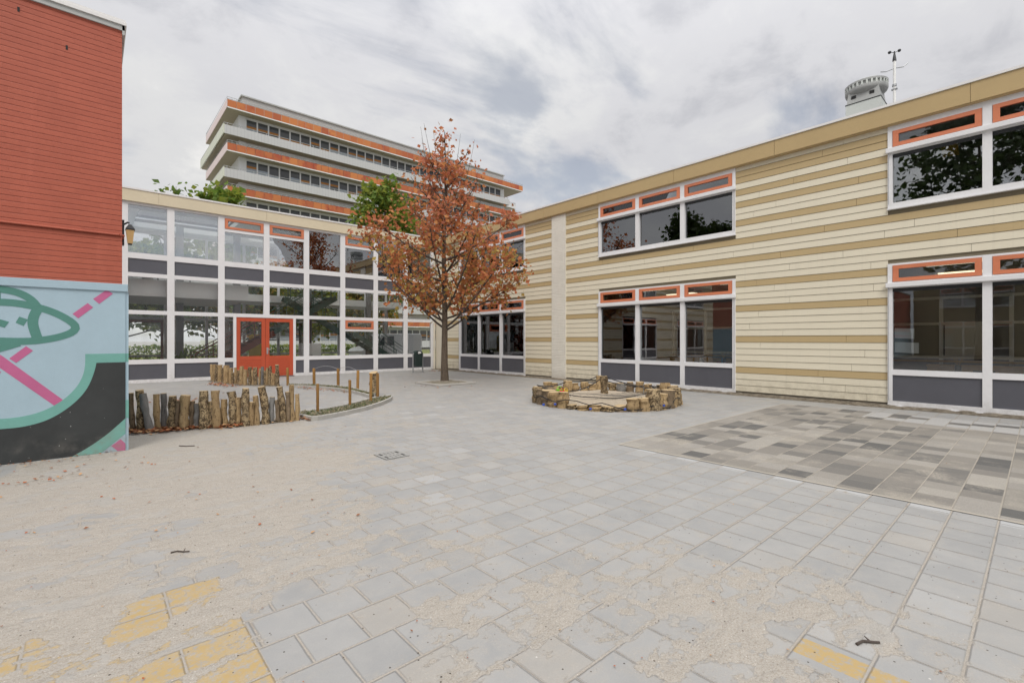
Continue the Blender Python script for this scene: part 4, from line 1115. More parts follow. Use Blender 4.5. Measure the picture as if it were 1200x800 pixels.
paint('mural_stripe', [[(-1.5, 1.98), (-.842, 1.39), (-.285, .788), (-.373, .721), (-.869, 1.245), (-1.56, 1.90)]], 'mur_pink', .0026)
o_ = [(-1.3, .66), (-1.05, .605), (-.869, .593), (-.71, .597), (-.544, .628), (-.38, .708), (-.25, .819), (-.139, .964), (-.075, 1.133), (-.060, 1.286), (-.061, 1.407)]
i_ = [(-1.3, .53), (-1.05, .472), (-.869, .463), (-.672, .465), (-.492, .507), (-.359, .575), (-.223, .684), (-.111, .808), (-.025, .956), (.033, 1.147), (.056, 1.281)]
O2, I2 = smooth2(o_, 2, False), smooth2(i_, 2, False)
band = [[O2[i], O2[i + 1], I2[i + 1], I2[i]][::-1] for i in range(len(O2) - 1)]
band.append([(-.061, 1.408), (.056, 1.281), (.372, 1.284), (.372, 1.408)])
paint('mural_green_band', band, 'mur_green2', .0034)
low = smooth2([(.372, .467), (.287, .376), (.166, .253), (-.025, .104), (-.195, .004)], 2, False)
paint('mural_black_field', [[(p[0], p[1]) for p in reversed(I2)] + [(-2.2, .60), (-2.6, .004)] + [q for q in reversed(low)] + [(.372, 1.28)]], 'mur_black', .0022)
lo2 = smooth2([(.372, .245), (.272, .159), (.18, .07), (.105, .004)], 1, False)
paint('mural_lower_band', [[q for q in low] + [q for q in reversed(lo2)]], 'mur_green2', .0040)
paint('mural_corner_diamond', [[(.318, .172), (.216, .087), (.287, .004), (.372, .004), (.372, .10)]], 'mur_pink', .0026)

paint('mural_far_stripe', [[(-33.5, 1.9), (-24, 1.9), (-24, 2.06), (-33.5, 2.06)]], 'mur_pink', .0026)
lamp = thing('wall_lamp', 'small black wall lantern with amber glass beside the red brick corner', 'lamp', (.352, 9.35, 3.2))
lx, ly = .352, 9.30
MB().box(.338, ly - .05, 3.04, .375, ly + .05, 3.42).build('bracket', M['black'], lamp)
MB().tube([(.372, ly, 3.36), (.42, ly, 3.40), (.44, ly, 3.39)], .012, 8).build('arm', M['black'], lamp)
mb = MB()
def ring4(w, z): return [(.445 + i * w, ly + j * w, z) for i, j in ((-1, -1), (1, -1), (1, 1), (-1, 1))]
a, b = ring4(.030, 3.08), ring4(.050, 3.28)
for i in range(4): mb.quad(a[i], a[(i + 1) % 4], b[(i + 1) % 4], b[i])
mb.quad(*reversed(a)); mb.quad(*b)
mb.build('lantern_glass', M['lamp_glass'], lamp)
mb = MB(); c, d, e = ring4(.058, 3.281), ring4(.054, 3.305), ring4(.016, 3.37)
for p, q in ((c, d), (d, e)):
    for i in range(4): mb.quad(p[i], p[(i + 1) % 4], q[(i + 1) % 4], q[i])
mb.quad(*reversed(c)); mb.quad(*e)
mb.build('lantern_cap', M['black'], lamp)
MB().box(.42, ly - .025, 3.058, .47, ly + .025, 3.078).build('lantern_base', M['black'], lamp)

# ================================================================= YELLOW BRICK HOUSE across the yard, mirrored in the panes
opp = thing('yellow_brick_school', 'long yellow brick school block across the yard with white windows', 'building', (-36, -6, 0))
MB.XF = lambda x, y, z: (-34 - (x - XW), 8.7 - y, z)
OG = [(2.0, 7.08), (10.0, 15.08), (18.0, 23.08), (26, 31.08)]
ow = MB(); c = 0.0
for a, b in OG:
    ow.box(XW, c, 0, XW + .3, a, 7.0); ow.box(XW, a + .001, 3.44, XW + .3, b - .001, 4.74); ow.box(XW, a + .001, 6.746, XW + .3, b - .001, 7.0); c = b
ow.box(XW, c, 0, XW + .3, 34, 7.0); ow.box(XW + 6, 0, 0, XW + 6.2, 34, 7.0)
ow.build('wall', _brick('yellow_brick', (.42, .33, .17), (.50, .40, .22), (.36, .33, .27), .225, .066, axis='y'), opp)
MB().box(XW - .1, 0, 7.001, XW + 6.3, 34, 7.25).build('roof', M['ventcap'], opp)
for a, b in OG:
    wing_window(a, b, .04, 3.43, True, wing=opp); wing_window(a, b, 4.75, 6.745, False, wing=opp)
MB.XF = None

# ================================================================= APARTMENT TOWER
tw = thing('apartment_tower', 'tall apartment slab with stacked orange and white balconies', 'building', (40, 80, 0))
TX0, TX1, TY, TYB = 15.2, 63.4, 73.7, 87.0
BX0, BX1, BY = 13.5, 67.2, 72.0
MB().box(TX0, TY, 0, TX1, TYB, 32.7).build('wall', M['tw_conc'], tw)
pz = 35.9
MB().box(15.9, 74.9, 33.0, 64.4, 86, pz).build('penthouse', M['tw_pent'], tw)
MB().box(15.7, 74.7, pz, 64.6, 86.2, pz + .18).build('roof_edge', M['ventcap'], tw)
for lvl in range(6):
    zt = 33.70 - 5.745 * lvl
    zb_ = zt - 1.05
    # orange level
    s = MB().box(BX0 + .05, BY + .05, zb_ - .02, BX1 - .05, 88.0, zb_ + .18).build('balcony_slab', M['tw_soffit'], tw)
    mb = MB()
    x = BX0
    while x < BX1 - .1:
        x2 = min(x + 1.12, BX1); mb.box(x + .02, BY, zb_ + .05, x2 - .02, BY + .05, zt - .06); x = x2
    mb.build('balcony_panel', M['tw_orange'], s)
    mb = MB(); mb.box(BX0, BY + .005, zb_ - .1, BX1, BY + .045, zb_ + .045); mb.build('slab_edge', M['tw_frame'], s)
    mb = MB(); mb.box(BX0 - .03, BY, zb_ - .06, BX0 + .03, 87.5, zt); mb.build('end_panel', M['tw_pink'], s)
    mb = MB(); mb.box(BX1 - .03, BY + .01, zb_ - .06, BX1 + .03, 87.5, zt - .06); mb.build('end_screen', M['tw_orange'], s)
    mb = MB()
    for z in (zt + .28, zt + .02): mb.tube([(BX0, 87.5, z), (BX0, BY + .02, z), (BX1, BY + .02, z), (BX1, 87.5, z)], .035, 5)
    x = BX0
    while x <= BX1: mb.box(x - .02, BY + .0, zt - .1, x + .02, BY + .05, zt + .28); x += .56
    mb.build('railing', M['galv'], s)
    # white level below
    wt = zt - 3.35; wb = wt - 1.25
    if wb < 0: break
    s = MB().box(BX0 - .2, BY + .25, wb, BX1 - 3.6, 90.0, wb + .18).build('balcony_slab', M['tw_soffit'], tw)
    MB().box(BX0 - .3, BY + .1, wb - .02, BX1 - 3.6, BY + .24, wt - .1).build('balcony_panel', M['tw_ribbed'], s)
    MB().box(BX0 - .42, BY + .1, wb - .02, BX0 - .302, 89.8, wt).build('end_panel', M['tw_lime'], s)
    mb = MB(); mb.tube([(BX0 - .36, 89.8, wt + .16), (BX0 - .36, BY + .17, wt + .16), (BX1 - 3.6, BY + .17, wt + .16)], .04, 5)
    x = BX0
    while x <= BX1 - 3.6: mb.box(x - .03, BY + .14, wt - .1, x + .03, BY + .2, wt + .16); x += 1.6
    mb.build('railing', M['galv'], s)
    s = MB().box(BX1 - 3.59, BY + 1.4, wb, BX1 - .8, BY + 4.4, wb + .16).build('balcony_slab', M['tw_lime'], tw)
    mb = MB().box(BX1 - 3.59, BY + 1.34, wb, BX1 - .8, BY + 1.39, wb + .95); mb.build('balcony_panel', M['tw_conc'], s)
    mb = MB()
    for z in (1.15, .95): mb.tube([(BX1 - 3.59, BY + 1.36, wb + z), (BX1 - .8, BY + 1.36, wb + z), (BX1 - .8, BY + 4.4, wb + z)], .03, 5)
    for k in range(6): mb.box(BX1 - 3.5 + k * .52, BY + 1.34, wb + .9, BX1 - 3.46 + k * .52, BY + 1.38, wb + 1.15)
    mb.build('railing', M['galv'], s)
# corner piers and windows
for a, b in ((TX0 - .02, TX0 + .85), (TX1 - .85, TX1 + .02)): MB().box(a, TY - .12, 0, b, TY - .002, 32.6).build('corner_pier', M['tw_frame'], tw)
bayw = (TX1 - TX0 - 1.7) / 32
rest = MB(); rt_ = random.Random(8)
def tower_window(mb, x, z0, z1):
    mb.box(x, TY - .06, z0, x + bayw, TY - .002, z0 + .07, 0); mb.box(x, TY - .06, z1 - .07, x + bayw, TY - .002, z1, 0)
    mb.box(x, TY - .062, z0 + .07, x + .10, TY - .002, z1 - .07, 0); mb.box(x + bayw - .09, TY - .062, z0 + .07, x + bayw - .002, TY - .002, z1 - .07, 0)
    zc = z1 - .07 - (z1 - z0) * rt_.choice([.24, .30, .36, .44]); curtain = rt_.random() < .7
    mb.box(x + .10, TY - .03, z0 + .07, x + bayw - .09, TY - .003, zc - .3, 3 if curtain else 1)
    mb.box(x + .10, TY - .03, zc - .3, x + bayw - .09, TY - .003, zc, 2 if rt_.random() < .75 else 1)  # ochre strip paints in the reflection of the balcony underside
    mb.box(x + .10, TY - .03, zc, x + bayw - .09, TY - .003, z1 - .07, 1)
TWM = [M['tw_frame'], M['tw_glass'], M['tw_reflection'], M['tw_curtain']]
for r, (z0, z1) in enumerate([(29.6, 32.35), (23.9, 26.62), (18.1, 20.87), (26.9, 28.6), (21.1, 22.8), (12.4, 14.9), (6.7, 9.2), (1.0, 3.4)]):
    for k in range(32):
        x = TX0 + .85 + k * bayw
        if r < 3:
            mb = MB(); tower_window(mb, x, z0, z1); mb.build('window', TWM, tw)
        else: tower_window(rest, x, z0, z1)
o = rest.build('window_row', TWM, tw); o['kind'] = 'stuff'

# ================================================================= ROOFTOP THINGS
vt = thing('roof_ventilator', 'pale grey rooftop ventilator with round louvred cap', 'ventilator', (17.9, 3.6, 7.12))
vx, vy = 18.0, 3.62
def frus(mb, w0, z0, w1, z1, mi=0):
    a = [(vx + i * w0, vy + j * w0, z0) for i, j in ((-1, -1), (1, -1), (1, 1), (-1, 1))]; b = [(vx + i * w1, vy + j * w1, z1) for i, j in ((-1, -1), (1, -1), (1, 1), (-1, 1))]
    for i in range(4): mb.quad(a[i], a[(i + 1) % 4], b[(i + 1) % 4], b[i], mi=mi)
    mb.quad(*b, mi=mi)
mb = MB(); frus(mb, .44, 7.12, .44, 8.88); mb.build('plinth', M['ventpale'], vt, bevel=.01)
mb = MB(); frus(mb, .45, 8.882, .45, 8.905); mb.build('seal', M['black'], vt)
mb = MB(); frus(mb, .42, 8.906, .36, 9.42)
hood = mb.build('hood', M['ventcap'], vt)
for j in (-.22, .24): MB().box(vx - .415, vy + j - .06, 9.05, vx - .37, vy + j + .06, 9.14).build('hood_slot', M['dark'], hood)
MB().lathe([(.36, 9.14 - 7.12), (.52, 9.24 - 7.12), (.545, 9.30 - 7.12), (.545, 9.36 - 7.12), (.50, 9.365 - 7.12), (.50, 9.46 - 7.12), (.545, 9.465 - 7.12), (.55, 9.52 - 7.12), (.46, 9.57 - 7.12), (.2, 9.60 - 7.12), (.01, 9.605 - 7.12)], (vx, vy, 7.12), 36).build('cap', M['ventcap'], vt, True)
for k in range(28):
    mb = MB()
    a = 2 * PI * k / 28; c, s_ = math.cos(a), math.sin(a); t1 = Vector((-s_, c, 0)) * .022
    p0, p1 = Vector((vx + c * .495, vy + s_ * .495, 9.355)), Vector((vx + c * .545, vy + s_ * .545, 9.355))
    mb.quad(p0 - t1, p1 - t1, p1 - t1 + Vector((0, 0, .115)), p0 - t1 + Vector((0, 0, .115))); mb.quad(p0 + t1, p0 + t1 + Vector((0, 0, .115)), p1 + t1 + Vector((0, 0, .115)), p1 + t1); mb.quad(p1 - t1, p1 + t1, p1 + t1 + Vector((0, 0, .115)), p1 - t1 + Vector((0, 0, .115)))
    mb.build('louvre', M['ventpale'], vt)

ms = thing('weather_mast', 'thin white rooftop weather mast with cup anemometer', 'weather mast', (17.5, 2.85, 7.12))
ax, ay = 17.5, 2.85
MB().tube([(ax, ay, 7.12), (ax, ay, 9.78)], .034, 10).build('mast', M['int_white'], ms, True)
mb = MB(); mb.tube([(ax, ay, 9.0), (ax, ay, 9.06)], .055, 8); mb.box(ax - .04, ay - .07, 8.9, ax + .04, ay + .07, 8.93); mb.build('clamp', M['galv'], ms)
MB().lathe([(.05, 0), (.045, .06), (.02, .22), (.018, .28)], (ax, ay, 9.74), 10).build('sensor_head', M['black'], ms, True)
aD = RT.to_3d() * .95
mb = MB(); mb.tube([Vector((ax, ay, 9.52)) - aD * .42 + Vector((0, 0, -.10)), Vector((ax, ay, 9.52)) - aD * .25 + Vector((0, 0, -.09)), (ax, ay, 9.53), Vector((ax, ay, 9.52)) + aD * .27 + Vector((0, 0, .05)), Vector((ax, ay, 9.52)) + aD * .42 + Vector((0, 0, .17))], .014, 6)
mb.build('cross_arm', M['galv'], ms)
for sgn, dz in ((-1, 0), (1, .06)):
    q = Vector((ax, ay, 9.99 + dz)) + aD * .15 * sgn
    mb = MB(); mb.lathe([(.005, -.045), (.03, -.035), (.046, 0), (.03, .03), (.005, .04)], q, 10); mb.tube([(ax, ay, 9.98), q], .008, 5)
    mb.build('anemometer_cup', M['black'], ms)
mb = MB(); mb.prism([(0, 0), (.55, .0), (.55, .12), (.45, .16), (.06, .16), (0, .12)], lambda u, v, t: (15.3 + t, 14.95 + u * 1.4, 7.45 + v), 0, .7)
mb.box(15.35, 15.0, 7.12, 15.95, 15.65, 7.449)
tag(mb.build('roof_hatch', M['ventcap'], loc=(15.6, 15.3, 7.12)), 'low dark roof hatch on the tan-edged roof near the tree', 'roof hatch')

# ================================================================= TREES
def leafmesh(mb, pts, size, rng_, nm, pick, droop=.3):
    for p in pts:
        a = rng_.uniform(0, 2 * PI); tilt = rng_.uniform(-.9, .9)
        d = Vector((math.cos(a), math.sin(a), tilt - droop)).normalized()
        s = d.cross(Vector((rng_.uniform(-1, 1), rng_.uniform(-1, 1), rng_.uniform(-.3, 1)))).normalized()
        L = size * rng_.uniform(.5, 1.45); w = L * .42
        mid = p + d * L * .45; up = s.cross(d) * L * .1
        mi = pick(p)
        k = len(mb.v)
        mb.v += [tuple(p), tuple(mid + s * w + up), tuple(p + d * L), tuple(mid - s * w + up)]
        mb.f += [(k, k + 1, k + 2), (k, k + 2, k + 3)]; mb.m += [mi, mi]
def bez(a, b, c, n): return [(1 - t) ** 2 * a + 2 * t * (1 - t) * b + t * t * c for t in [i / n for i in range(n + 1)]]
def make_tree(name, label, x, y, H, clear, env, leafm, pick, seed, r0, nprim, leaf, nleaf, group=None, up=.75, mats=('trunk', 'branch'), twigs=7, spread=.22, lean=0.0, thin=0.0, shoots=0, low=1.05):
    r = random.Random(seed); t = thing(name, label, 'tree', (x, y, 0), group)
    base = Vector((x, y, 0))
    nt = 12; tp = []; tr = []
    for i in range(nt + 1):
        f = i / nt
        tp.append(base + Vector((.10 * noise.noise(Vector((f * 3, seed, 0))) * H * .1 + lean * f, .10 * noise.noise(Vector((f * 3, seed, 9))) * H * .1, f * H * .96)))
        tr.append(r0 * (1.22 if i == 0 else 1) * (1 - f) ** .85 + .008)
    wood = MB(); wood.tube(tp, tr, 10, 0, wob=.12, seed=seed)
    anchors = []
    def at_trunk(z):
        f = z / (H * .96); i = min(int(f * nt), nt - 1); return tp[i].lerp(tp[i + 1], f * nt - i), r0 * (1 - f) ** .85 + .008
    for k in range(nprim):
        f = (k + r.random()) / nprim
        z0 = clear + (H * .9 - clear) * f ** low
        p0, rad = at_trunk(z0); az = k * 2.399 + r.uniform(-.4, .4)
        rise = (H - z0) * r.uniform(.25, .5) * up + .2
        z1 = min(z0 + rise, H * .985); R = env(z1) * r.uniform(.82, 1.15)
        hd = Vector((math.cos(az), math.sin(az), 0))
        p2 = Vector((tp[-1].x * .3 + base.x * .7, tp[-1].y * .3 + base.y * .7, 0)) + hd * R + Vector((0, 0, z1))
        p1 = p0 + hd * R * .45 + Vector((0, 0, rise * .25))
        pts = bez(p0, p1, p2, 8); rr0 = min(rad * .5, r0 * .30)
        wood.tube(pts, [rr0 * (1 - i / 8) ** .8 + .007 for i in range(9)], 6, 1, wob=.1, seed=k)
        anchors += [(q, .6) for q in pts[3:]]
        for j in range(twigs):
            i0 = r.uniform(.22, 1) * 8; i = min(int(i0), 7); q0 = pts[i].lerp(pts[i + 1], i0 - i)
            dirn = (pts[i + 1] - pts[i]).normalized()
            side = Vector((r.uniform(-1, 1), r.uniform(-1, 1), r.uniform(-.15, .9))).normalized()
            L = R * r.uniform(.25, .5) * (1.15 - i0 / 12)
            q2 = q0 + (dirn * .6 + side * .8).normalized() * L
            # stay inside the crown
            rad2 = math.hypot(q2.x - base.x, q2.y - base.y); em = env(min(max(q2.z, clear), H)) * 1.1
            if rad2 > em:
                s_ = em / rad2; q2 = Vector((base.x + (q2.x - base.x) * s_, base.y + (q2.y - base.y) * s_, q2.z))
            q1 = q0.lerp(q2, .5) + Vector((0, 0, L * .1))
            tw_ = bez(q0, q1, q2, 4); rt0 = max(rr0 * .35, .008)
            wood.tube(tw_, [rt0 * (1 - m / 4) + .004 for m in range(5)], 4, 1)
            anchors += [(w, 1.0) for w in tw_[1:]]
            for m in range(2):
                e = tw_[r.randint(2, 4)]; g = e + Vector((r.uniform(-1, 1), r.uniform(-1, 1), r.uniform(-.4, .9))).normalized() * L * .4
                wood.tube([e, g], [.006, .003], 3, 1); anchors += [(g, 1.2), (e.lerp(g, .5), 1)]
    for k in range(shoots):                                     # thin upright leaders above the crown
        z0 = H * r.uniform(.6, .78); q0, _ = at_trunk(z0); az = k * 2.399; R = env(z0) * r.uniform(.1, .75)
        a0 = q0 + Vector((math.cos(az), math.sin(az), 0)) * R * .5; a2 = q0 + Vector((math.cos(az) * R, math.sin(az) * R, 0)); a2.z = H * r.uniform(.84, 1.0)
        pts = bez(q0, a0 + Vector((0, 0, .3)), a2, 10); wood.tube(pts, [.018 * (1 - i / 10) + .004 for i in range(11)], 5, 1)
        anchors += [(q + Vector((r.gauss(0, .05), r.gauss(0, .05), 0)), .9) for q in pts[3:]]
    if thin: anchors = [(q, w * max(.10, 1.12 - thin * max(0, (q.z - clear) / (H - clear)) ** 1.2)) for q, w in anchors]
    wood.build('trunk', [M[mats[0]], M[mats[1]]], t, True)
    wts = [w for _, w in anchors]; tot = sum(wts); pts = []
    for (q, w) in anchors:
        c = nleaf * w / tot * (1 + 1.1 * noise.noise(q * 2.3 + Vector((0, seed, 0)))); n_ = int(c) + (1 if r.random() < c - int(c) else 0)
        if noise.noise(q * 1.1 + Vector((seed, 0, 0))) < -.30: n_ = n_ // 6      # gaps
        for _ in range(n_):
            pts.append(q + Vector((r.gauss(0, spread), r.gauss(0, spread), r.gauss(0, spread * .8))))
    cr = MB(); leafmesh(cr, pts, leaf, r, len(leafm), lambda p: pick(p, r))
    cr.build('crown', leafm, t)
    return t
def env_red(z):
    T = [(1.9, .8), (2.4, 1.9), (3.2, 2.9), (4.2, 3.3), (5.0, 3.1), (6.0, 2.55), (7.0, 2.0), (8.0, 1.35), (9.0, .8), (9.9, .3)]
    if z <= T[0][0]: return T[0][1]
    for (a, b), (c, d) in zip(T[:-1], T[1:]):
        if a <= z <= c: return b + (d - b) * (z - a) / (c - a)
    return .2
def pick_red(p, r):
    h = (p.z - 2) / 7.5; q = r.random() + .25 * noise.noise(p * 1.1)
    if h < .45: return 3 if q > .78 else 1 if q > .5 else 2 if q > .3 else 0
    return 4 if q > .78 else 0 if q > .35 else 2 if q > .16 else 1
make_tree('maple_tree', 'young red and orange autumn maple in a square kerbed pit', 10.0, 15.04, 9.7, 1.95, lambda z: .93 * env_red(z), LEAF_RED, pick_red, 4, .125, 34, .14, 9800, up=.8, twigs=9, spread=.20, thin=1.12, shoots=10, low=1.5)
def egg(z0, z1, R, lo=.35):
    def e(z):
        f = max(0, min(1, (z - z0) / (z1 - z0))); return R * max(.12, math.sin(PI * min(1, f * .86 + .14)) ** .6)
    return e
pk = lambda p, r: 0 if r.random() < .45 else (1 if r.random() < .7 else 2)
pk3 = lambda p, r: r.randint(0, 2)
pk2 = lambda p, r: r.randint(0, 1)
make_tree('green_tree', 'light green tree rising behind the glass hall beneath the tower corner', 6.3, 34.0, 11.6, 3, egg(3, 11.6, 1.9), LEAF_GREEN, lambda p, r: 2 if r.random() < .55 else 0, 21, .2, 20, .34, 3200, 'trees behind the glass hall', spread=.34)
make_tree('green_tree', 'green tree behind the glass hall, half hidden by the red maple', 16.1, 32.0, 13.7, 4, egg(4, 13.7, 2.4), LEAF_GARDEN, pk, 22, .24, 24, .34, 4600, 'trees behind the glass hall', spread=.34)
make_tree('green_tree', 'sparse tree whose top twigs peek over the roof beside the brick corner', 3.5, 31.8, 10.5, 3, egg(3, 10.5, 1.3), LEAF_GREEN, pk, 23, .16, 16, .3, 900, 'trees behind the glass hall', spread=.34)
for n, (x, y, H, R, mats, lab) in enumerate([(1.5, 36.5, 7.6, 3.0, LEAF_GARDEN, 'bushy green tree seen through the leftmost panes of the glass hall'), (7.4, 38, 7.4, 2.9, LEAF_GOLD, 'golden tree seen through the glass above the red doors'),
        (12.2, 38.5, 7.2, 3.0, LEAF_GARDEN, 'green tree seen through the glass hall right of the red doors'), (4.2, 41, 8.4, 3.4, LEAF_GARDEN, 'green tree behind the hall, between the bushy and the golden one'), (17.5, 40, 7.6, 3.2, LEAF_GOLD, 'yellowing tree seen through the last panes of the glass hall')]):
    make_tree('garden_tree', lab, x, y, H, 1.7, egg(1.5, H, R), mats, pk3, 30 + n, .16, 26, .32, 6800, 'trees in the garden beyond the hall', spread=.34)
def hedge(x0, x1, y0, y1, h, label, seed):
    t = thing('hedge', label, 'hedge', ((x0 + x1) / 2, y0, 0)); r = random.Random(seed)
    wood = MB()
    x = x0 + .3
    while x < x1: wood.tube([(x, (y0 + y1) / 2, 0), (x + r.uniform(-.1, .1), (y0 + y1) / 2, h * .8)], [.03, .01], 5); x += .6
    wood.build('stems', M['branch'], t)
    pts = [Vector((r.uniform(x0, x1), r.uniform(y0, y1), h * r.random() ** .7 + .12 * noise.noise(Vector((k * .01, 0, 0))))) for k in range(int((x1 - x0) * 190))]
    mb = MB(); leafmesh(mb, pts, .2, r, 3, lambda p: r.randint(0, 2)); mb.build('foliage', LEAF_GREEN, t)
hedge(-6, 26, 46, 47.2, 1.2, 'long clipped green hedge beyond the glass hall', 3)
# trees across the yard that the panes mirror
for n, (x, y, H, R, lab) in enumerate([(-24, 3.2, 22, 5.4, 'dark broad tree mirrored in the nearest upper window'), (-25, -7, 22, 7.0, 'dark broad tree mirrored in the right-hand upper panes'), (-24, -22, 18, 5.5, 'dark tree across the yard behind the viewer'), (-25, 28.5, 17.5, 2.6, 'slim dark tree behind the gym, mirrored in the middle upper window'), (-27, 25.5, 16, 2.4, 'shorter slim dark tree behind the gym, mirrored in the upper window')]):
    make_tree('yard_tree', lab, x, y, H, 4.5, egg(4.2, H, R), LEAF_DARK, pk2, 50 + n, .3, 30, .46, 7000, 'trees across the yard', spread=.5)

# ================================================================= YARD FURNITURE
def kerb_ring(c, half, w, h, name, label):
    t = MB(); x, y = c
    for a in ((x - half, y - half, x + half, y - half + w), (x - half, y + half - w, x + half, y + half), (x - half, y - half + w + .002, x - half + w, y + half - w - .002), (x + half - w, y - half + w + .002, x + half, y + half - w - .002)):
        t.box(a[0], a[1], 0, a[2], a[3], h)
    return tag(t.build(name, M['concrete'], loc=(x, y, 0), bevel=.012), label, 'kerb')
kerb_ring((9.72, 14.6), .80, .10, .075, 'tree_pit_kerb', 'square concrete kerb around the foot of the maple tree')
mb = MB(); N = 12
for i in range(N):
    for j in range(N):
        q = lambda a, b: (9.02 + 1.4 * a / N, 13.90 + 1.4 * b / N, .05 + .04 * noise.noise(Vector((a * .6, b * .6, 2))) + .03 * (1 - ((a - 6) / 6) ** 2) * (1 - ((b - 6) / 6) ** 2))
        mb.quad(q(i, j), q(i + 1, j), q(i + 1, j + 1), q(i, j + 1))
tag(mb.build('tree_pit_soil', M['bed_soil'], smooth=True), kind='structure')

# log palisades
def log_mesh(mb, base, top, r, seed, taper=.06, bend=.055, n=14, capmi=1, wob=.38):
    b, t = Vector(base), Vector(top); rr = random.Random(seed); L = (t - b).length
    mid = b.lerp(t, .5) + Vector((rr.uniform(-1, 1), rr.uniform(-1, 1), 0)) * bend * L
    pts = bez(b, mid, t, 9); pts[0] -= Vector((0, 0, .06))
    mb.tube(pts, [r * (1.08 - taper * i / 9) * (1 + .09 * math.sin(i * 1.1 + seed * 2.3)) for i in range(10)], n, 0, capmi=capmi, wob=wob, seed=seed * .37)
def log_thing(name, px_b, px_t, py_t, py_b, wpx, mat, label, cat, group, i):
    b = gnd(px_b, py_b); dp = depth(b); s = dp / FPX
    top = b + RT.to_3d() * ((px_t - px_b) * s) + Vector((0, 0, (py_b - py_t) * s))
    top += FW.to_3d() * rnd.uniform(-.03, .03)
    mb = MB(); log_mesh(mb, b, top, wpx * s / 2, i + 1)
    return tag(mb.build(name, [M[mat], M['cut_wood']], smooth=True, loc=b), label, cat, group)
BN = {'bark_tan': 'tan', 'bark_mott': 'mottled brown', 'bark_grey': 'weathered grey', 'bark_dark': 'dark brown'}
fz = lambda X, Y, o: (o[0] + X * o[2], o[1] + Y * o[2])
A1, A2 = (145, 440, 110 / 1173), (240, 420, 110 / 978)
FRONT = [(A1, 125, 98, 215, 690, 60, 'bark_dark'), (A1, 205, 205, 180, 690, 80, 'bark_mott'), (A1, 335, 255, 220, 690, 75, 'bark_grey'), (A1, 430, 408, 230, 670, 65, 'bark_tan'),
  (A1, 500, 500, 220, 660, 60, 'bark_grey'), (A1, 595, 600, 255, 670, 88, 'bark_mott'), (A1, 665, 680, 310, 665, 55, 'bark_dark'), (A1, 750, 775, 245, 665, 95, 'bark_tan'),
  (A1, 840, 858, 318, 655, 55, 'bark_dark'), (A1, 915, 915, 345, 655, 58, 'bark_grey'), (A1, 1010, 1000, 190, 660, 92, 'bark_mott'), (A2, 75, 70, 445, 720, 50, 'bark_mott'),
  (A2, 135, 100, 335, 720, 70, 'bark_tan'), (A2, 215, 190, 425, 705, 58, 'bark_tan'), (A2, 285, 270, 345, 705, 74, 'bark_mott'), (A2, 350, 340, 405, 700, 54, 'bark_tan'),
  (A2, 425, 428, 310, 700, 70, 'bark_mott'), (A2, 490, 495, 450, 695, 48, 'bark_tan'), (A2, 545, 530, 385, 690, 48, 'bark_tan'), (A2, 635, 598, 290, 680, 70, 'bark_mott'),
  (A2, 700, 700, 400, 670, 46, 'bark_grey'), (A2, 755, 745, 430, 665, 38, 'bark_dark'), (A2, 820, 770, 295, 660, 62, 'bark_mott'), (A2, 870, 862, 345, 655, 38, 'bark_dark'),
  (A2, 915, 898, 275, 650, 45, 'bark_tan'), (A2, 960, 955, 370, 645, 40, 'bark_tan')]
for i, (o, xb, xt, yt, yb_, w, m) in enumerate(FRONT):
    a = fz(xb, yb_, o); c = fz(xt, yt, o); tall = (a[1] - c[1]) > 38
    lean = abs(a[0] - c[0]) > 3.5
    log_thing('palisade_log', a[0], c[0], c[1], a[1], w * o[2], m, f"{'tall' if tall else 'short'} {BN[m]} log{', leaning' if lean else ''}, {ORD[i+1]} from left in the front palisade", 'log', 'logs of the front palisade', i)
BACK = [(75, 60, 232, 24), (98, 60, 238, 30), (127, 65, 243, 38), (160, 65, 248, 36), (188, 95, 252, 26), (232, 70, 262, 52), (272, 100, 266, 35), (296, 145, 268, 24), (325, 92, 270, 25), (350, 120, 272, 22),
  (385, 82, 275, 36), (425, 115, 277, 40), (472, 88, 278, 32), (500, 120, 278, 24), (530, 92, 280, 38), (570, 105, 280, 22), (598, 85, 281, 28), (625, 125, 283, 22), (650, 95, 284, 26), (682, 78, 285, 30),
  (705, 150, 286, 20), (727, 155, 286, 24), (757, 65, 287, 34)]
for i, (x, yt, yb_, w) in enumerate(BACK):
    m = 'bark_grey' if i == 16 else ['bark_tan', 'bark_tan', 'bark_mott', 'bark_tan', 'bark_mott'][i % 5]
    a = fz(x, yb_, A2); c = fz(x + rnd.uniform(-4, 4), yt, A2)
    log_thing('palisade_log', a[0], c[0], c[1], a[1], w * A2[2] * 1.05, m, f"{BN[m]} log, {ORD[i+1]} from left in the rear palisade before the red doors", 'log', 'logs of the rear palisade', 60 + i)

def foot_shade(px, w, seed):  # dark brown sheet laid along the log feet to stand in for contact shadow
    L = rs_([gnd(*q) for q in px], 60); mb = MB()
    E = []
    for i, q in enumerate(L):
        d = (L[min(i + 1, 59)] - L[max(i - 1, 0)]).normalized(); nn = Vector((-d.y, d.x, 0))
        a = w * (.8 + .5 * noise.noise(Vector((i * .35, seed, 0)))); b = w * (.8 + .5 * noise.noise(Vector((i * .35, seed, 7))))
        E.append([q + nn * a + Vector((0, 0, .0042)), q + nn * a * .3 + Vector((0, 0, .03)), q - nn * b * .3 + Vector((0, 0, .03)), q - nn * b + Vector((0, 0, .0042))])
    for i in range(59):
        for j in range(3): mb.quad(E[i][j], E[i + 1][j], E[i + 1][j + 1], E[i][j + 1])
    tag(mb.build('palisade_foot_shade', M['soil'], smooth=True), kind='structure')
def rs_(L, n): return [Vector((a, b, 0)) for a, b in resample([(p.x, p.y) for p in L], n, False)]
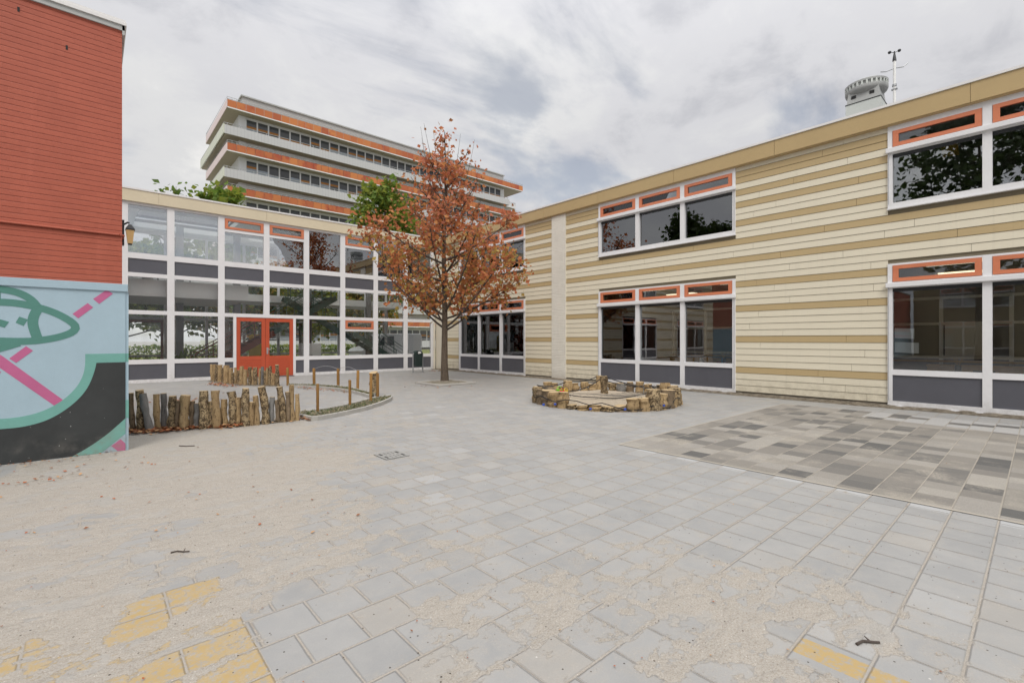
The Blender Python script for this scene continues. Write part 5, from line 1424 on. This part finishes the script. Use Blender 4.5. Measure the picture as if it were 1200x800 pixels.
foot_shade([(150, 504.5), (175, 504.5), (210, 502.5), (250, 500), (290, 497), (320, 494.5), (350, 491.5)], .17, 3)
foot_shade([(248, 446.3), (262, 449.0), (270, 449.8), (285, 450.8), (310, 451.8), (326, 452.3)], .19, 5)
# low posts around the planting beds
A3 = (340, 420, 130 / 1200)
POLES = [((865 * A2[2] + 240), 95 * A2[2] + 420, 280 * A2[2] + 420, 'thin round post nearest the rear palisade')] + [(340 + x * A3[2], 420 + t * A3[2], 420 + b * A3[2], l) for x, t, b, l in (
  (260, 105, 300, 'thin round post in the rear bed, left of the middle'), (520, 108, 312, 'thin round post in the middle of the rear bed'), (730, 128, 342, 'thin round post near the right end of the rear bed'),
  (298, 272, 598, 'thin round post at the left end of the front bed'), (648, 230, 535, 'thin round post midway along the front bed'), (872, 160, 482, 'left post of the pair beside the gnarled stump'), (948, 158, 445, 'right post of the pair beside the gnarled stump'))]
for i, (x, t, b, l) in enumerate(POLES):
    p = gnd(x, b); s = depth(p) / FPX; r = (30 if i > 0 else 26) * A3[2] * s / 2
    mb = MB(); top = p + Vector((rnd.uniform(-.015, .015), rnd.uniform(-.015, .015), (b - t) * s))
    mb.tube([p - Vector((0, 0, .05)), p.lerp(top, .5), top - Vector((0, 0, .012)), top], [r, r, r, r * .86], 12, 0, capmi=1)
    tag(mb.build('garden_post', [M['pole_wood'], M['cut_wood']], smooth=True, loc=p), l, 'post', 'posts around the planting beds')
p = gnd(340 + 907 * A3[2], 420 + 400 * A3[2]); s = depth(p) / FPX
mb = MB(); h = 250 * A3[2] * s
mb.tube([p, p + Vector((.03, -.02, h * .25)), p + Vector((-.03, .0, h * .5)), p + Vector((.02, .02, h * .78)), p + Vector((-.01, 0, h))], [.11, .08, .10, .085, .12], 12, 0, capmi=1, wob=.5, seed=4.4)
tag(mb.build('gnarled_stump', [M['bark_mott'], M['cut_wood']], smooth=True, loc=p), 'twisted knotty stump standing between two thin posts', 'stump')
tops = []
for a, b, l in ((1, 2, 'thin arched wire joining two posts of the rear bed, left span'), (2, 3, 'thin arched wire joining two posts of the rear bed, right span')):
    P, Q = (gnd(POLES[k][0], POLES[k][2]) + Vector((0, 0, (POLES[k][2] - POLES[k][1]) * depth(gnd(POLES[k][0], POLES[k][2])) / FPX - .03)) for k in (a, b))
    mb = MB(); mb.tube(bez(P, (P + Q) / 2 + Vector((0, 0, .22)), Q, 12), .006, 5)
    tag(mb.build('wire', M['galv'], loc=P), l, 'wire')

# kerbed planting beds
def strip_pts(pxs): return [gnd(*q) for q in pxs]
out_n = strip_pts([(352, 490), (366, 493.5), (385, 490.5), (405, 486.5), (430, 480.5), (447, 475), (457, 470.5), (460, 468)])
inn_n = strip_pts([(352, 485), (366, 484), (382, 482), (402, 478), (420, 473.5), (434, 469.5), (446, 467.2), (456, 466.6)])
out_f = strip_pts([(338, 451.8), (355, 452), (370, 452.3), (395, 454), (412, 456.5), (430, 461), (440, 464.0)])
inn_f = strip_pts([(338, 454), (355, 454.3), (370, 455), (395, 457.6), (412, 460.5), (424, 463.8), (432, 466.0)])
def rs(L, n):
    o = resample([(p.x, p.y) for p in L], n, False); return [Vector((a, b, 0)) for a, b in o]
def bed(outer, inner, name_k, label, n=26):
    O, I = rs(outer, n), rs(inner, n)
    def kerb(Pts, mate, nm, lab):
        mb = MB(); w, h = .09, .085; ring = []
        for i in range(n):
            d = (mate[i] - Pts[i]).normalized() * w; ring.append((Pts[i], Pts[i] + d))
        for i in range(n - 1):
            g = .004 if i % 3 == 0 else 0
            a, b = ring[i][0].lerp(ring[i + 1][0], g * 3), ring[i + 1][0]; c, d = ring[i + 1][1], ring[i][1].lerp(ring[i + 1][1], g * 3)
            up = Vector((0, 0, h)); k = len(mb.v)
            mb.v += [tuple(q) for q in (a, b, c, d, a + up, b + up, c + up, d + up)]
            mb.f += [tuple(k + j for j in q) for q in ((3, 2, 1, 0), (4, 5, 6, 7), (0, 1, 5, 4), (1, 2, 6, 5), (2, 3, 7, 6), (3, 0, 4, 7))]; mb.m += [0] * 6
        tag(mb.build('bed_kerb', M['concrete'], loc=Pts[0]), lab, 'kerb')
    kerb(O, I, 'bed_kerb', label[0]); kerb(I, O, 'bed_kerb', label[1])
    mb = MB()
    for i in range(n - 1):
        for j in range(4):
            q = lambda a, b: O[a].lerp(I[a], b / 4) + Vector((0, 0, .05 + .035 * noise.noise(Vector((a * .7, b * 1.3, 5)))))
            mb.quad(q(i, j), q(i + 1, j), q(i + 1, j + 1), q(i, j + 1))
    tag(mb.build('planting_bed', M['bed_soil'], smooth=True), kind='structure')
    return O, I
ON, IN = bed(out_n, inn_n, 'near', ('outer concrete kerb of the front planting bed', 'inner concrete kerb of the front planting bed'))
OF, IF = bed(out_f, inn_f, 'far', ('outer concrete kerb of the rear planting bed', 'inner concrete kerb of the rear planting bed'))
gc = MB(); r5 = random.Random(12)
GCM = [_leaf('grey_green_sprig', (0.20, 0.21, 0.12), (0.13, 0.14, 0.08)), _leaf('dry_straw', (0.36, 0.31, 0.2), (0.26, 0.22, 0.14)), _leaf('green_sprig', (0.13, 0.18, 0.05), (0.09, 0.12, 0.035))]
for O, I in ((ON, IN), (OF, IF)):
    for k in range(1500):
        f = r5.random() * (len(O) - 1); i = int(f); a = O[i].lerp(O[i + 1], f - i); b = I[i].lerp(I[i + 1], f - i); q = a.lerp(b, r5.uniform(.16, .86))
        q.z = .05
        an = r5.uniform(0, 2 * PI); L = r5.uniform(.03, .11); d = Vector((math.cos(an), math.sin(an), r5.uniform(.1, .9))).normalized() * L; sd_ = Vector((-math.sin(an), math.cos(an), 0)) * L * .18
        kk = len(gc.v); gc.v += [tuple(q - sd_ * .4), tuple(q + d * .6 + sd_), tuple(q + d), tuple(q + d * .6 - sd_)]; gc.f.append((kk, kk + 1, kk + 2, kk + 3)); gc.m.append(r5.choice([0, 0, 1, 1, 2]))
tag(gc.build('ground_cover', GCM), 'low grey-green ground cover in the kerbed beds', 'plants', kind='stuff')

# sandpit
SC, SR = Vector((10.07, 7.63, 0)), 1.76
t_ = NT('play_sand'); _p = t_.pos()
_c = t_.mix(t_.noise(_p, 8, 6, .6), (0.36, 0.30, 0.225), (0.46, 0.39, 0.30))
M['playsand'] = t_.done(t_.mix(t_.m_('MULTIPLY', t_.step(t_.noise(_p, 160, 3, .6), .5, .7), .4), _c, (.22, .18, .13)), .95, t_.bump(t_.noise(_p, 22, 6, .6), .8, .03))
mb = MB()
for i in range(10):
    for j in range(40):
        q = lambda a, b: (SC.x + SR * .97 * a / 10 * math.cos(2 * PI * b / 40), SC.y + SR * .97 * a / 10 * math.sin(2 * PI * b / 40), .04 + .20 * (1 - (a / 10) ** 2) + .035 * noise.noise(Vector((a * .5 * math.cos(2 * PI * b / 40), a * .5 * math.sin(2 * PI * b / 40), 1))))
        if i == 0: mb.quad(q(0, j), q(1, j), q(1, j + 1))
        else: mb.quad(q(i, j), q(i + 1, j), q(i + 1, j + 1), q(i, j + 1))
tag(mb.build('play_sand', M['playsand'], smooth=True), 'heaped play sand inside the ring of logs', 'sand', kind='stuff')
angF = math.atan2(FW.y, FW.x)
nL = 40; near_i = far_i = 0; rl = random.Random(77); ring_items = []
for k in range(nL):
    a = angF + PI / 2 + 2 * PI * k / nL            # starts at the left end, runs along the near side first
    p = SC + Vector((math.cos(a), math.sin(a), 0)) * SR * (1 + rl.uniform(-.015, .02))
    near = k < nL / 2
    hh = rl.choice([.30, .36, .40, .46]) + rl.uniform(-.03, .03) if near else rl.uniform(.24, .42)
    ring_items.append((p, hh, rl.uniform(.095, .15), near, k))
gap = {6, 7, 8, 9, 10}                               # low front lip under the net
for p, hh, r_, near, k in ring_items:
    if k in gap: hh = .10 + rl.uniform(0, .03)
    m = rl.choice(['bark_tan', 'bark_mott', 'bark_tan', 'bark_dark'])
    if near: near_i += 1; lab = f"{'sunken' if k in gap else 'squat'} {BN[m]} log, {ORD[near_i]} from left along the near rim of the sandpit"
    else: far_i += 1; lab = f"squat {BN[m]} log, {ORD[far_i]} from right along the far rim of the sandpit"
    mb = MB(); log_mesh(mb, p, p + Vector((rl.uniform(-.02, .02), rl.uniform(-.02, .02), hh)), r_, 100 + k, bend=.02, n=14, wob=.3)
    tag(mb.build('sandpit_log', [M[m], M['cut_wood']], smooth=True, loc=p), lab, 'log', 'logs around the sandpit')
TALL = [(665, 446, 461, 10, 'bark_tan', 'tall tan log standing at the far left of the sandpit'), (701.5, 440, 460, 6.5, 'bark_tan', 'tall log at the sandpit centre, rear one of the pair'),
        (708.5, 440.5, 466, 8.5, 'bark_mott', 'tallest mottled log at the sandpit centre, front one of the pair'), (728.5, 448.5, 461, 9.5, 'bark_grey', 'pale grey stump right of the sandpit centre'),
        (759.5, 450, 462.5, 7.5, 'bark_tan', 'medium tan log at the far right of the sandpit'), (778.5, 448.5, 464, 11, 'bark_tan', 'thick orange-brown log at the right end of the sandpit')]
tops = []
for i, (x, yt, yb_, w, m, l) in enumerate(TALL):
    zb0 = .08
    b = gnd(x, yb_, .12); s = depth(b) / FPX; top = b + Vector((rl.uniform(-.03, .03), 0, (yb_ - yt) * s)); tops.append(top)
    b.z = 0
    mb = MB(); log_mesh(mb, b, top, w * s / 2, 170 + i, n=14, wob=.25)
    tag(mb.build('sandpit_post', [M[m], M['cut_wood']], smooth=True, loc=b), l, 'log', 'tall logs in the sandpit')
# safety net with black border rope hung on blue clips
net = thing('sandpit_net', 'black rope net sagging over the log sandpit with blue clips', 'net', (SC.x, SC.y, 0))
def net_z(x, y):
    rr = math.hypot(x - SC.x, y - SC.y) / SR
    return .30 + .13 * max(0, rr - .55) + .05 * noise.noise(Vector((x * 1.3, y * 1.3, 4))) - .02
mb = MB(); g = .15
dF, dR = FW.to_3d(), RT.to_3d()
for ax_ in (0, 1):
    u = -1.9
    while u <= 1.9:
        line = []; v = -1.9
        while v <= 1.901:
            # only the near half and the left third carry the netting
            P = SC + (dR * u + dF * v if ax_ == 0 else dR * v + dF * u)
            ru = (P - SC).dot(dR); rv = (P - SC).dot(dF); R_ = math.hypot(ru, rv)
            ok = R_ < 1.86 and (rv < -.55 + .25 * math.sin(ru * 2.1) or ru < -1.25)
            if ok:
                z = net_z(P.x, P.y)
                if R_ > 1.78: z = .36 - (R_ - 1.78) * 1.6
                line.append(Vector((P.x, P.y, z)))
            if (not ok or v + g > 1.901) and len(line) > 1:
                mb.tube(line, .0038, 3, cap=False); line = []
            elif not ok: line = []
            v += g
        u += g
mb.build('netting', M['net'], net)
def rope(pts, sag, r, n=14):
    out = []
    for a, b in zip(pts[:-1], pts[1:]):
        out += bez(a, (a + b) / 2 - Vector((0, 0, sag)), b, n)[:-1]
    return out + [pts[-1]]
rim = []
for k in range(41):
    a = angF + PI / 2 + 2 * PI * k / 48 * 1.18 - .2
    R_ = SR + .135
    rim.append(SC + Vector((math.cos(a) * R_, math.sin(a) * R_, .19 + .05 * math.sin(k * 1.9) - (.12 if 10 < k < 17 else 0))))
mb = MB(); mb.tube(rim, .011, 6); mb.build('border_rope', M['rope'], net, True)
LE = SC - dR * 1.78 + Vector((0, 0, .42)); RE = SC + dR * 1.5 - dF * 1.0 + Vector((0, 0, .38)); BLt = SC - dR * 1.3 + dF * 1.3 + Vector((0, 0, .36))
ropes = [[LE, tops[0], tops[1]], [LE, SC - dR * .9 - dF * .3 + Vector((0, 0, .30)), tops[2]], [tops[2], RE], [LE, SC - dR * .4 - dF * 1.0 + Vector((0, 0, .22)), RE + dR * -.5], [RE, tops[4], tops[5]], [tops[1], tops[3], tops[4]]]
mb = MB()
for i, R_ in enumerate(ropes): mb.tube(rope(R_, .16, .016), .013, 6)
mb.build('support_rope', M['rope'], net, True)
for x, y in ((637, 474), (650.5, 473.5), (692, 479), (732.5, 479.5), (778, 475)):
    q = gnd(x, y, .12)
    MB().box(q.x - .03, q.y - .02, q.z - .022, q.x + .03, q.y + .02, q.z + .025).build('clip', M['blue_clip'], net, bevel=.012)
# toys
def toy_bucket(x, y, m, label, r=.10):
    q = gnd(x, y, .24); t = thing('toy_bucket', label, 'toy', q)
    MB().lathe([(r * .7, 0), (r, .14), (r * 1.06, .15), (r * .98, .15), (r * .7, .02)], q, 14).build('bucket', m, t, True)
    mb = MB(); mb.tube([q + Vector((r * math.cos(a), 0, .15 + r * .9 * math.sin(a))) for a in [PI * k / 8 for k in range(9)]], .007, 5); mb.build('handle', m, t)
toy_bucket(655.5, 463.5, M['toy_green'], 'lime green toy bucket lying in the sandpit', .085)
toy_bucket(663, 464.5, M['toy_yellow'], 'yellow toy bucket in the sandpit beside the red one', .06)
toy_bucket(658.5, 465, M['toy_red'], 'red toy bucket in the sandpit between the green and yellow', .06)

# litter bin
bn = thing('litter_bin', 'dark green litter bin on two steel legs beside the glass corner', 'bin', (12.0, 20.45, 0))
c0, c1 = gnd(484, 436.5), gnd(495.3, 436.0); dx = (c1 - c0).normalized(); nrm = Vector((-dx.y, dx.x, 0)); cc = (c0 + c1) / 2
for q in (c0, c1): MB().tube([q, q + Vector((0, 0, .92)), q + Vector((0, 0, .95)) + (cc - q) * .2], .032, 8).build('leg', M['galv'], bn)
prof = [(-.165, .30), (.165, .30), (.205, .95), (.18, 1.03), (.10, 1.08), (-.10, 1.08), (-.18, 1.03), (-.205, .95)]
mb = MB(); mb.prism(prof, lambda u, v, t: cc + dx * u + nrm * t + Vector((0, 0, v)), -.15, .15)
body = mb.build('body', M['bin_green'], bn, bevel=.02)
mb = MB(); mb.box(-.1, 0, 0, .1, 0, 0); mb = MB(); mb.prism([(-.12, .94), (.12, .94), (.10, 1.02), (-.10, 1.02)], lambda u, v, t: cc + dx * u + nrm * t + Vector((0, 0, v)), -.158, -.1505)
mb.build('bin_mouth', M['dark'], bn)
MB().prism([(-.05, .93), (.09, .95), (.10, 1.0), (.0, 1.05), (-.08, 1.0)], lambda u, v, t: cc + dx * u + nrm * t + Vector((0, 0, v)), -.175, -.159).build('bin_sticker', M['int_white'], bn)

# drain grate
gr = thing('drain_grate', 'cast iron drain grate set flush in the grey pavers', 'drain', (3.1, 6.0, 0))
mb = MB(); x0, x1, y0, y1 = 2.98, 3.26, 5.86, 6.16
mb.quad((x0 - .04, y0 - .04, .0042), (x1 + .04, y0 - .04, .0042), (x1 + .04, y1 + .04, .0042), (x0 - .04, y1 + .04, .0042))
mb.build('pit', M['dark'], gr)
mb = MB()
for a in ((x0 - .04, y0 - .04, x1 + .04, y0), (x0 - .04, y1, x1 + .04, y1 + .04), (x0 - .04, y0, x0, y1), (x1, y0, x1 + .04, y1), (x0, (y0 + y1) / 2 - .03, x1, (y0 + y1) / 2 + .03)):
    mb.box(a[0] + .0005, a[1] + .0005, .005, a[2] - .0005, a[3] - .0005, .011)
for k in range(6):
    x = x0 + (x1 - x0) * k / 5
    if 0 < k < 5: mb.box(x - .022, y0 + .001, .0052, x + .022, y1 - .001, .0105)
mb.build('grate_bars', plain('worn_cast_iron', (.28, .275, .26), .7, .2, 20), gr)

# parked van beyond the hall
van = thing('parked_van', 'white van parked beyond the glass hall', 'van', (15.2, 31.5, 0))
vo = Vector((15.6, 31.0, 0)); vd = Vector((1, .1, 0)).normalized(); vn = Vector((-vd.y, vd.x, 0))
pr = [(-2.3, .35), (-2.35, .9), (-2.2, 1.05), (-1.5, 1.2), (-.9, 1.95), (-.5, 2.05), (2.4, 2.08), (2.5, 1.9), (2.5, .35)]
F3 = lambda u, v, t: vo + vd * u + vn * t + Vector((0, 0, v))
MB().prism(pr, F3, -.92, .92).build('body', M['van_white'], van, bevel=.05)
MB().prism([(-1.44, 1.25), (-.93, 1.89), (-.95, 1.90), (-1.47, 1.27)], F3, -.8, .8).build('windscreen', M['tw_glass'], van)
for t_s in (-.935, .921):
    MB().prism([(-1.25, 1.25), (-.72, 1.85), (.1, 1.88), (.1, 1.25)], F3, t_s, t_s + .014).build('side_window', M['tw_glass'], van)
for u in (-1.5, 1.6):
    for t_s in (-.95, .75):
        c = vo + vd * u + vn * t_s + Vector((0, 0, .34)); w = MB().tube([c, c + vn * .2], .34, 18).build('wheel', M['tyre'], van)
        MB().tube([c - vn * .005, c + vn * .205], .19, 14).build('rim', M['galv'], w)
for t_s in (-.75, .45): MB().prism([(-2.37, .75), (-2.3, .92), (-2.2, .92), (-2.25, .75)], F3, t_s, t_s + .3).build('headlight', M['int_white'], van)

# ================================================================= LEAF LITTER, TWIGS
DRY = [plain('dry_leaf_rust', (.34, .10, .035), .8, .3, 30), plain('dry_leaf_brown', (.24, .10, .045), .8, .3, 30), plain('dry_leaf_tan', (.46, .26, .12), .8, .3, 30)]
def dry_leaf(mb, x, y, z, s, r):
    a = r.uniform(0, 2 * PI); d = Vector((math.cos(a), math.sin(a), r.uniform(-.1, .25))); w = Vector((-math.sin(a), math.cos(a), r.uniform(-.3, .3)))
    p = Vector((x, y, z)); k = len(mb.v); mi = r.randint(0, 2)
    c = [p - d * s * .5, p - d * s * .1 + w * s * .36 + Vector((0, 0, s * .2)), p + d * s * .5 + Vector((0, 0, s * .12)), p - d * s * .1 - w * s * .36 + Vector((0, 0, s * .14))]
    for q in c: q.z = max(q.z, .006)
    mb.v += [tuple(q) for q in c]; mb.f += [(k, k + 1, k + 2), (k, k + 2, k + 3)]; mb.m += [mi, mi]
ll = MB(); r6 = random.Random(31)
def heap(px0, py0, px1, py1, n, spread, s=.07, zmax=.05):
    for _ in range(n):
        f = r6.random(); q = gnd(px0 + (px1 - px0) * f, py0 + (py1 - py0) * f)
        dry_leaf(ll, q.x + r6.gauss(0, spread), q.y + r6.gauss(0, spread), r6.uniform(.006, zmax), s * r6.uniform(.6, 1.3), r6)
heap(152, 505, 232, 502, 520, .11); heap(150, 508, 200, 505, 160, .1); heap(232, 502, 262, 500, 60, .1); heap(256, 501, 284, 499, 110, .07); heap(290, 497, 345, 492, 60, .08)
heap(248, 450, 276, 453, 150, .16, .08); heap(345, 454.5, 425, 461, 110, .12, .08); heap(352, 490, 362, 493, 40, .06); heap(150, 470, 345, 470, 45, .7, .08, .02); heap(395, 482, 450, 474, 24, .08, .07, .02)
heap(505, 435, 520, 435, 40, .12, .09); heap(500, 452, 545, 452, 18, .4, .08, .02); heap(620, 440, 700, 448, 30, .15, .08, .02)
heap(5, 545, 150, 528, 50, .12, .045, .02); heap(0, 570, 60, 562, 18, .1, .045, .02); heap(60, 550, 180, 545, 22, .2, .04, .015)
for _ in range(110):
    q = gnd(r6.uniform(0, 1150), 480 + 320 * r6.random() ** 1.6); dry_leaf(ll, q.x, q.y, .007, r6.uniform(.008, .02), r6)
for _ in range(60):
    q = gnd(r6.uniform(0, 420), 500 + 130 * r6.random()); dry_leaf(ll, q.x, q.y, .007, r6.uniform(.015, .045), r6)
tag(ll.build('fallen_leaves', DRY), 'rust-brown fallen leaves scattered at the foot of the logs', 'leaves', kind='stuff')
def twig(px, label, r=.006, side=True):
    mb = MB(); P = [gnd(x, y, .008) for x, y in px]
    mb.tube(P, [r * (1 - .12 * i) for i in range(len(P))], 6, wob=.3, seed=2)
    if side: q = P[len(P) // 2]; mb.tube([q, q + Vector((.015, .03, .012))], [r * .7, r * .3], 5)
    tag(mb.build('twig', M['branch'], loc=P[0]), label, 'twig')
twig([(200, 647), (208, 645.2), (215, 646), (222, 645.4)], 'dark straight twig lying on the sand at left')
twig([(1004, 754), (1011, 750.5), (1020, 751.5), (1031, 752)], 'short brown forked twig lying on pavers at lower right', .008)
twig([(210, 522), (218, 522.5), (228, 522)], 'thin grey twig on the sand in front of the palisade', .008, False)
